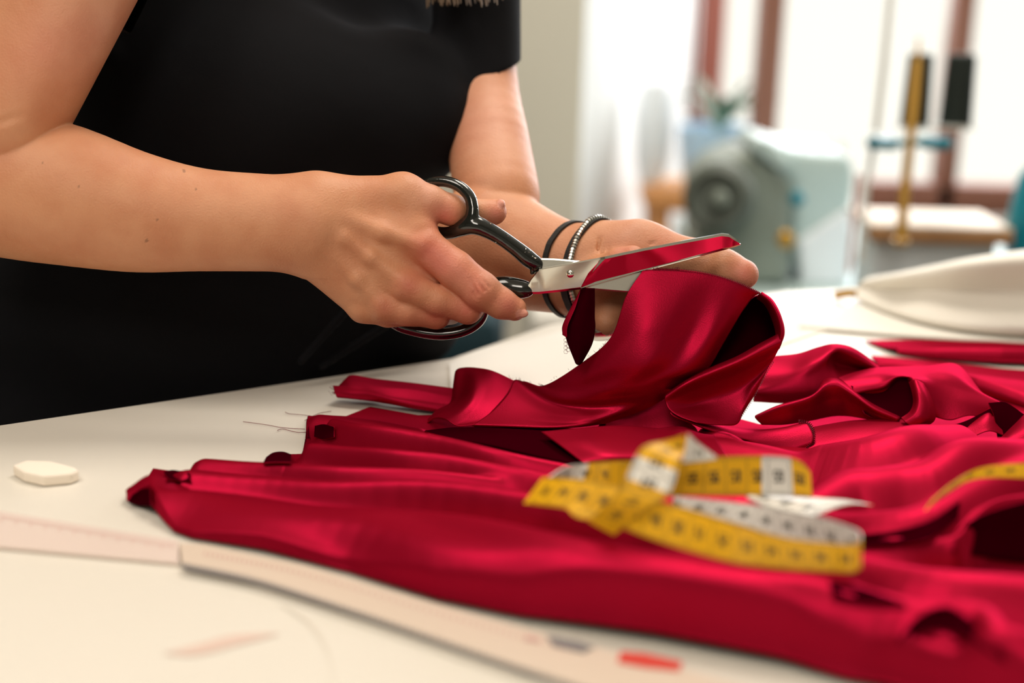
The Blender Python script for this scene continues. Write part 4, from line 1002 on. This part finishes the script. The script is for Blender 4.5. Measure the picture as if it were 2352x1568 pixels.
o = mk.build('printed_ticks', 'pink', None, False); o.parent = r1; o['kind'] = 'stuff'
r2 = slabpx('metre_ruler', [(412, 1258), (470, 1262), (700, 1310), (1000, 1398), (1300, 1482), (1600, 1560), (1900, 1640), (1900, 1700), (1500, 1640), (1200, 1545), (850, 1425), (600, 1345), (418, 1306)], .0004, .0032, 'rulerwood')
tag(r2, 'cream metre ruler running under the front edge of the red fabric', 'ruler')
for (nm, p0, p1, n_, ln, col) in (('edge_ticks', (425, 1304), (1900, 1695), 120, -12, 'greyink'), ('scale_ticks', (560, 1285), (1120, 1438), 60, 9, 'pink')):
    mk = MB()
    cpts = spline(np.array([(418, 1306), (600, 1345), (850, 1425), (1200, 1545), (1500, 1640), (1900, 1700)] if nm == 'edge_ticks' else [(470, 1262), (700, 1310), (1000, 1398), (1300, 1482)], float), n_)
    for x, y in cpts:
        y = y+(-3 if nm == 'edge_ticks' else 4)
        mk.add([T(x, y, .0034), T(x+3.5, y+1, .0034), T(x+2.5, y+ln, .0034), T(x-1, y+ln, .0034)], [(0, 1, 2, 3)])
    o = mk.build(nm, col, None, False); o.parent = r2; o['kind'] = 'stuff'
lp_ = np.array([(418, 1306), (600, 1345), (850, 1425), (1200, 1545), (1500, 1640), (1900, 1700)], float); s2 = spline(lp_, 60)
mk = MB(); 
for i in range(59):
    (x0, y0), (x1, y1) = s2[i], s2[i+1]; mk.add([T(x0, y0-9, .0035), T(x1, y1-9, .0035), T(x1, y1-2, .0035), T(x0, y0-2, .0035)], [(0, 1, 2, 3)])
o = mk.build('grey_edge_line', 'greyink', None, False); o.parent = r2
for (nm, pts, m_) in (('red_label', [(1425, 1488), (1480, 1492), (1568, 1512), (1560, 1532), (1480, 1524), (1418, 1512)], 'redlabel'), ('grey_print', [(1255, 1452), (1330, 1466), (1365, 1478), (1340, 1490), (1270, 1474)], 'greyink'), ('pink_print', [(1205, 1450), (1240, 1458), (1236, 1466), (1204, 1460)], 'pink')):
    o = slab(nm, [T(x, y+8, .0036) for x, y in pts][::-1], .0034, .0037, m_); o.parent = r2
def smudge(name, pts, wd, m_, lab):
    s3 = spline(np.array(pts, float), 30); mb_ = MB()
    for i in range(29):
        w0 = wd*math.sin(PI*(i+.2)/30); w1 = wd*math.sin(PI*(i+1.2)/30); (x0, y0), (x1, y1) = s3[i], s3[i+1]
        mb_.add([T(x0, y0-w0, .0004), T(x1, y1-w1, .0004), T(x1, y1+w1, .0004), T(x0, y0+w0, .0004)], [(0, 3, 2, 1)])
    o = mb_.build(name, m_, None, False); par(o, tb); return o
M['smear'] = mat('pink_chalk_smear', srgb(222, 196, 182), 0.6); M['pencil'] = mat('faint_pencil', srgb(222, 213, 199), 0.5)
smudge('chalk_smear', [(375, 1500), (450, 1492), (540, 1470), (640, 1455)], 14, 'smear', '')
smudge('pencil_line', [(640, 1385), (710, 1430), (750, 1490), (770, 1580)], 7, 'pencil', '')

# ------------------------------------------------------------------ white cloth and paper on the table
def slabp(name, pts, z0, z1, m_, lab, cat, bev=0.001):
    o = slabpx(name, pts, z0, z1, m_, None, bev); tag(o, lab, cat); return o
slabp('white_paper_sheet', [(1035, 905), (1032, 838), (1100, 805), (1262, 770), (1330, 752), (1700, 700), (1900, 700), (1900, 760), (1600, 860), (1300, 900)], .0002, .0012, 'paper', 'white paper sheet lying under the lifted satin beside the person', 'paper', 0)
slabp('pattern_paper', [(1835, 752), (1990, 700), (2400, 690), (2700, 700), (2700, 800), (2352, 790), (2100, 775)], .0014, .0030, 'paper', 'thin white pattern paper in front of the white cloth pile at right', 'paper', 0)
# pile of white cloth
wc = []
for (yy, zz) in ((768, .004), (760, .016), (735, .026), (690, .034), (640, .038), (600, .040)):
    wc.append([(1960+(768-yy)*.1, 690 if yy > 700 else 668-(668-yy)*.55, .004 if yy > 700 else zz)]+[(x, yy-(0 if x > 2100 else 25), zz) for x in (2050, 2150, 2260, 2400, 2600)])
wc = [
 [(1985, 693, .003), (2040, 718, .003), (2120, 742, .003), (2230, 762, .003), (2400, 776, .003), (2650, 790, .003)],
 [(1975, 690, .005), (2040, 712, .007), (2120, 734, .008), (2230, 752, .009), (2400, 764, .010), (2650, 776, .010)],
 [(1968, 680, .007), (2040, 695, .011), (2120, 710, .014), (2230, 722, .017), (2400, 730, .02), (2650, 740, .02)],
 [(1970, 662, .010), (2040, 665, .018), (2120, 668, .024), (2230, 668, .03), (2400, 668, .036), (2650, 668, .036)],
 [(1985, 645, .016), (2050, 636, .032), (2130, 622, .042), (2230, 605, .055), (2400, 590, .065), (2650, 580, .065)],
 [(2000, 638, .004), (2060, 628, .02), (2140, 612, .03), (2240, 592, .045), (2400, 572, .06), (2650, 560, .06)]]
ww = np.array([[[*P(x, y, DT(x, y, z))] for x, y, z in row] for row in wc])
ws = spline(ww, 60); ws = np.swapaxes(spline(np.swapaxes(ws, 0, 1), 80), 0, 1)
o = cloth('white_cloth_pile', [ws], 'canvas', None, .002, True); tag(o, 'folded white cotton cloth piled at the back right of the table', 'cloth')
o = MB(); o.tube([T(1918, 678, .004), T(1950, 672, .008), T(1985, 676, .006), T(1990, 690, .004)], .0035, 10); o = o.build('brass_clip', 'brass', None); tag(o, 'small brass clip at the left corner of the white cloth pile', 'clip')
# ------------------------------------------------------------------ background: second table, sewing machine, thread stand
y2 = 1.75
def W(px, py, d): return B(px, py, d)
def boxpx(name, x0, y0, x1, y1, d, depth, m, parent=None, bev=0.004):
    a_ = W(x0, y1, d); c_ = W(x1, y0, d)
    return boxw(name, (a_[0], a_[1], a_[2]), (c_[0], a_[1]+depth, max(c_[2], a_[2]+0.002)), m, parent, bev)
t2 = empty('sewing_table', (1.0, 2.2, FLOORZ)); tag(t2, 'pale work table behind carrying the overlock machine', 'table')
zt2 = float(W(1700, 668, 1.95)[2])
boxw('tabletop', (0.28, 1.66, zt2-0.03), (2.1, 2.46, zt2), 'machine_light', t2, .003)
for x in (0.34, 2.04):
    for y in (1.8, 2.4): boxw('leg', (x-.02, y-.02, FLOORZ), (x+.02, y+.02, zt2-.03), 'cork', t2, .003)
# overlock machine
DM = 1.95
mc = empty('sewing_machine', (float(W(1750, 660, DM)[0]), float(W(1750, 660, DM)[1]), zt2)); tag(mc, 'grey green industrial overlock sewing machine with round handwheel', 'sewing machine')
def zx(px, py, d): p_ = W(px, py, d); return p_[0], p_[2]
def prism(name, pts, d, depth, m, parent, bev=.006):
    yy = float(W(1700, 450, d)[1]); bm = bmesh.new()
    f_ = [bm.verts.new((zx(x, y, d)[0], yy, zx(x, y, d)[1])) for x, y in pts]; fc = bm.faces.new(f_)
    r_ = bmesh.ops.extrude_face_region(bm, geom=[fc])
    for v in r_['geom']:
        if isinstance(v, bmesh.types.BMVert): v.co.y += depth
    bmesh.ops.recalc_face_normals(bm, faces=bm.faces[:])
    bmesh.ops.bevel(bm, geom=bm.edges[:], offset=bev, segments=3, profile=0.5, affect='EDGES')
    me = bpy.data.meshes.new(name); bm.to_mesh(me); bm.free(); me.materials.append(M[m])
    o = bpy.data.objects.new(name, me); C.objects.link(o)
    return par(o, parent)
prism('body', [(1605, 640), (1598, 430), (1640, 375), (1715, 345), (1800, 395), (1822, 430), (1822, 665), (1700, 668)], DM, .16, 'machine', mc, .012)
prism('arm', [(1722, 345), (1750, 318), (1830, 345), (1900, 352), (1950, 352), (1962, 400), (1955, 500), (1830, 640), (1815, 420)], DM+.03, .2, 'machine_light', mc, .012)
prism('top_cover', [(1722, 340), (1735, 312), (1765, 320), (1815, 372), (1795, 392)], DM-.01, .13, 'machine_light', mc, .004)
hw = MB(); c_ = W(1652, 455, DM-.03); hw.lathe([(.012, -.03), (.040, -.028), (.047, -.018), (.050, 0), (.047, .012), (.036, .02), (.034, .012), (.016, .010), (.012, .024), (0, .025)], c_, 40, (-.35, -1, .1)); hw.build('handwheel', 'machine_dark', mc)
for (x, y, r_, m_) in ((1803, 548, .012, 'brass'), (1830, 455, .010, 'teal'), (1655, 455, .010, 'machine')):
    k = MB(); k.lathe([(r_, 0), (r_, .008), (r_*.7, .012), (0, .012)], W(x, y, DM-.012 if x > 1700 else DM-.06), 20, (0, -1, 0)); k.build('dial', m_, mc)
for x in (1765, 1880, 1932, 1900, 1850):
    k = MB(); c_ = W(x, 350, DM+.08); k.tube([c_, c_+np.array([0, 0, .016])], .004, 8); k.build('thread_guide', 'machine_light', mc)
prism('foot_block', [(1840, 560), (1950, 480), (1975, 600), (1960, 668), (1850, 668)], DM+.02, .1, 'bluewhite', mc, .006)
# planter with plant
a_ = W(1482, 486, 2.6); c_ = W(1760, 440, 2.6); STZ = float(c_[2]); SY = float(a_[1])+.085; a_s, c_s = a_, c_
pl = MB(); c_ = W(1645, 440, 2.68); c_ = np.array([c_[0], SY, STZ]); H_ = float(W(1635, 285, 2.68)[2]-c_[2]); pl.lathe([(.055, 0), (.068, .02), (.075, H_*.6), (.080, H_), (.074, H_), (.068, H_*.7)], c_, 32)
pot = pl.build('planter', 'bluepot', None); tag(pot, 'pale blue planter with green leaves by the window behind the machine', 'planter')
rng = np.random.RandomState(8); lv = MB()
for i in range(16):
    a_ = rng.uniform(0, 2*PI); rr_ = rng.uniform(.05, .13); hh = rng.uniform(.03, .10); t0 = np.array(c_)+np.array([0, 0, H_-.01])
    dx, dy = math.cos(a_)*rr_, math.sin(a_)*rr_; sx, sy = -math.sin(a_)*.011, math.cos(a_)*.011
    v = []; 
    for k in range(6):
        u = k/5; wv = math.sin(PI*(u*.9+.08)); pz = hh*math.sin(u*2.2); 
        v += [t0+np.array([dx*u-sx*wv, dy*u-sy*wv, pz]), t0+np.array([dx*u, dy*u, pz-.003]), t0+np.array([dx*u+sx*wv, dy*u+sy*wv, pz])]
    lm = MB(); lm.add(v, [[k*3+j, k*3+j+1, k*3+j+4, k*3+j+3] for k in range(5) for j in range(2)]); o = lm.build('leaf', 'leaf', None); o.parent = pot
ws_ = MB(); c2 = W(1530, 445, 2.68); c2 = np.array([c2[0]-.03, SY, STZ]); ws_.lathe([(.02, 0), (.031, .04), (.035, .10), (.034, .15), (.024, .185), (.0, .195)], c2, 28); o = ws_.build('rounded_vase', 'bluewhite', None); tag(o, 'white rounded vase left of the pale blue planter', 'vase')
a_, c_ = a_s, c_s
bw = empty('wooden_stool', (float(W(1535, 480, 2.75)[0]), float(W(1535, 480, 2.75)[1]), FLOORZ)); tag(bw, 'small orange wooden stool under the planter and vase', 'stool')
boxw('seat', (a_[0], a_[1], a_[2]), (c_[0], a_[1]+.17, c_[2]), 'orange', bw, .006)
for x in (a_[0]+.03, c_[0]-.03):
    for y in (a_[1]+.03, a_[1]+.14): boxw('leg', (x-.018, y-.018, FLOORZ), (x+.018, y+.018, a_[2]), 'orange', bw, .003)
# small wooden shelf on the machine's right with the thread stand
SH_ = 1.72
sf = empty('wooden_stand', (float(W(2170, 560, SH_)[0]), float(W(2170, 560, SH_)[1]), FLOORZ)); tag(sf, 'small pale wooden riser shelf with tan edge under the thread stand', 'shelf')
a_ = W(2002, 527, SH_); c_ = W(2328, 556, SH_); zt = float(W(2050, 515, SH_)[2])
y0_ = float(a_[1]); z0_ = float(W(2170, 560, SH_)[2]); z1_ = float(W(2170, 528, SH_)[2])
boxw('tabletop', (float(a_[0]), y0_, z1_-.002), (float(c_[0]), y0_+.13, z1_+.004), 'wood', sf, .002)
boxw('front_edge', (float(a_[0]), y0_-.002, z0_), (float(c_[0]), y0_+.02, z1_-.002), 'woodedge', sf, .002)
boxw('case', (float(a_[0])+.012, y0_+.02, zt2), (float(c_[0])-.012, y0_+.12, z0_), 'bluewhite', sf, .003)
TS = 1.62
ts = empty('thread_stand', W(2080, 545, TS)); tag(ts, 'brass and teal thread stand rising in front of the window', 'thread stand')
k = MB(); k.tube([W(2070, 556, TS), W(2078, 440, TS), W(2090, 330, TS), W(2100, 230, TS), W(2108, 140, TS)], [.0062, .006, .0055, .0066, .0055], 14); k.tube([W(2108, 140, TS), W(2110, 88, TS)], [.003, .0015], 10); k.build('pole', 'brass', ts)
k = MB(); k.lathe([(0, 0), (.009, 0), (.009, .006), (.0, .008)], W(2068, 562, TS), 24); k.build('base', 'brass', ts)
k = MB(); k.tube([W(2008, 328, TS), W(2060, 328, TS), W(2120, 328, TS), W(2180, 325, TS)], .004, 10); k.build('cross_bar', 'teal', ts)
for x in (2028, 2150):
    k = MB(); k.lathe([(0, -.006), (.017, -.006), (.019, 0), (.017, .006), (0, .006)], W(x, 328, TS+.01), 24); k.build('spool_disc', 'teal', ts)
for (xa, lab) in ((2100, 'black thread cone left, behind the brass pole'), (2193, 'black thread cone right, in front of the window post')):
    r_ = empty('thread_cone', W(xa, 290, TS+.05)); tag(r_, lab, 'thread')
    k = MB(); hh = .078; rw = .0168 if xa < 2150 else .019
    k.lathe([(rw*1.0, 0), (rw, .004), (rw*.86, hh), (rw*.7, hh+.003), (0, hh+.003)], W(xa, 285, TS+.05), 28); k.build('thread', 'cone', r_)
    k = MB(); k.lathe([(rw*1.15, -.004), (rw*1.15, 0), (0, 0)], W(xa, 285, TS+.05), 28); k.build('cone_core', 'cork', r_)
# machine head rods
for i, (p_, r_, lab) in enumerate((([(2012, 300), (2030, 150), (2046, -10), (2056, -90)], .004, 'tall thin grey rod left of the brass thread stand'), ([(1976, 600), (1990, 440), (2010, 310)], .0035, 'slim grey rod below the tall rod'), ([(1950, 625), (1962, 500), (1972, 400)], .003, 'slim pinkish rod nearest the sewing machine'))):
    k = MB(); k.tube([W(x, y, TS-.02+i*.03) for x, y in p_], r_, 10); o = k.build('thread_guide_rod', 'cork' if i < 2 else 'pink', None); tag(o, lab, 'rod')
# chair behind, dark teal
chr_ = empty('padded_chair', (float(W(1110, 760, 1.9)[0]), float(W(1110, 760, 1.9)[1])+.1, FLOORZ)); tag(chr_, 'dark teal padded chair behind the person beyond the table', 'chair')
a_ = W(1050, 820, 1.85); c_ = W(1195, 715, 1.85)
boxw('seat', (float(a_[0])-.25, float(a_[1])-.02, float(c_[2])-.11), (float(c_[0])-.02, float(a_[1])+.35, float(c_[2])), 'darkteal', chr_, .03)
boxw('leg', (float(a_[0])-.05, float(a_[1])+.1, FLOORZ), (float(a_[0])+.0, float(a_[1])+.15, float(c_[2])-.1), 'cork', chr_, .004)
wc2 = boxpx('white_cabinet', 1212, 722, 1500, 900, 2.0, .3, 'paper', None, .01); tag(wc2, 'low white cabinet behind the left wrist', 'cabinet')
o = MB(); c_ = W(2375, 520, 1.75); o.lathe([(.02, -.08), (.03, -.05), (.034, .0), (.026, .06), (.012, .08)], c_, 24); o = o.build('teal_bottle', 'teal', None); tag(o, 'teal bottle cut by the right edge of the picture', 'bottle')
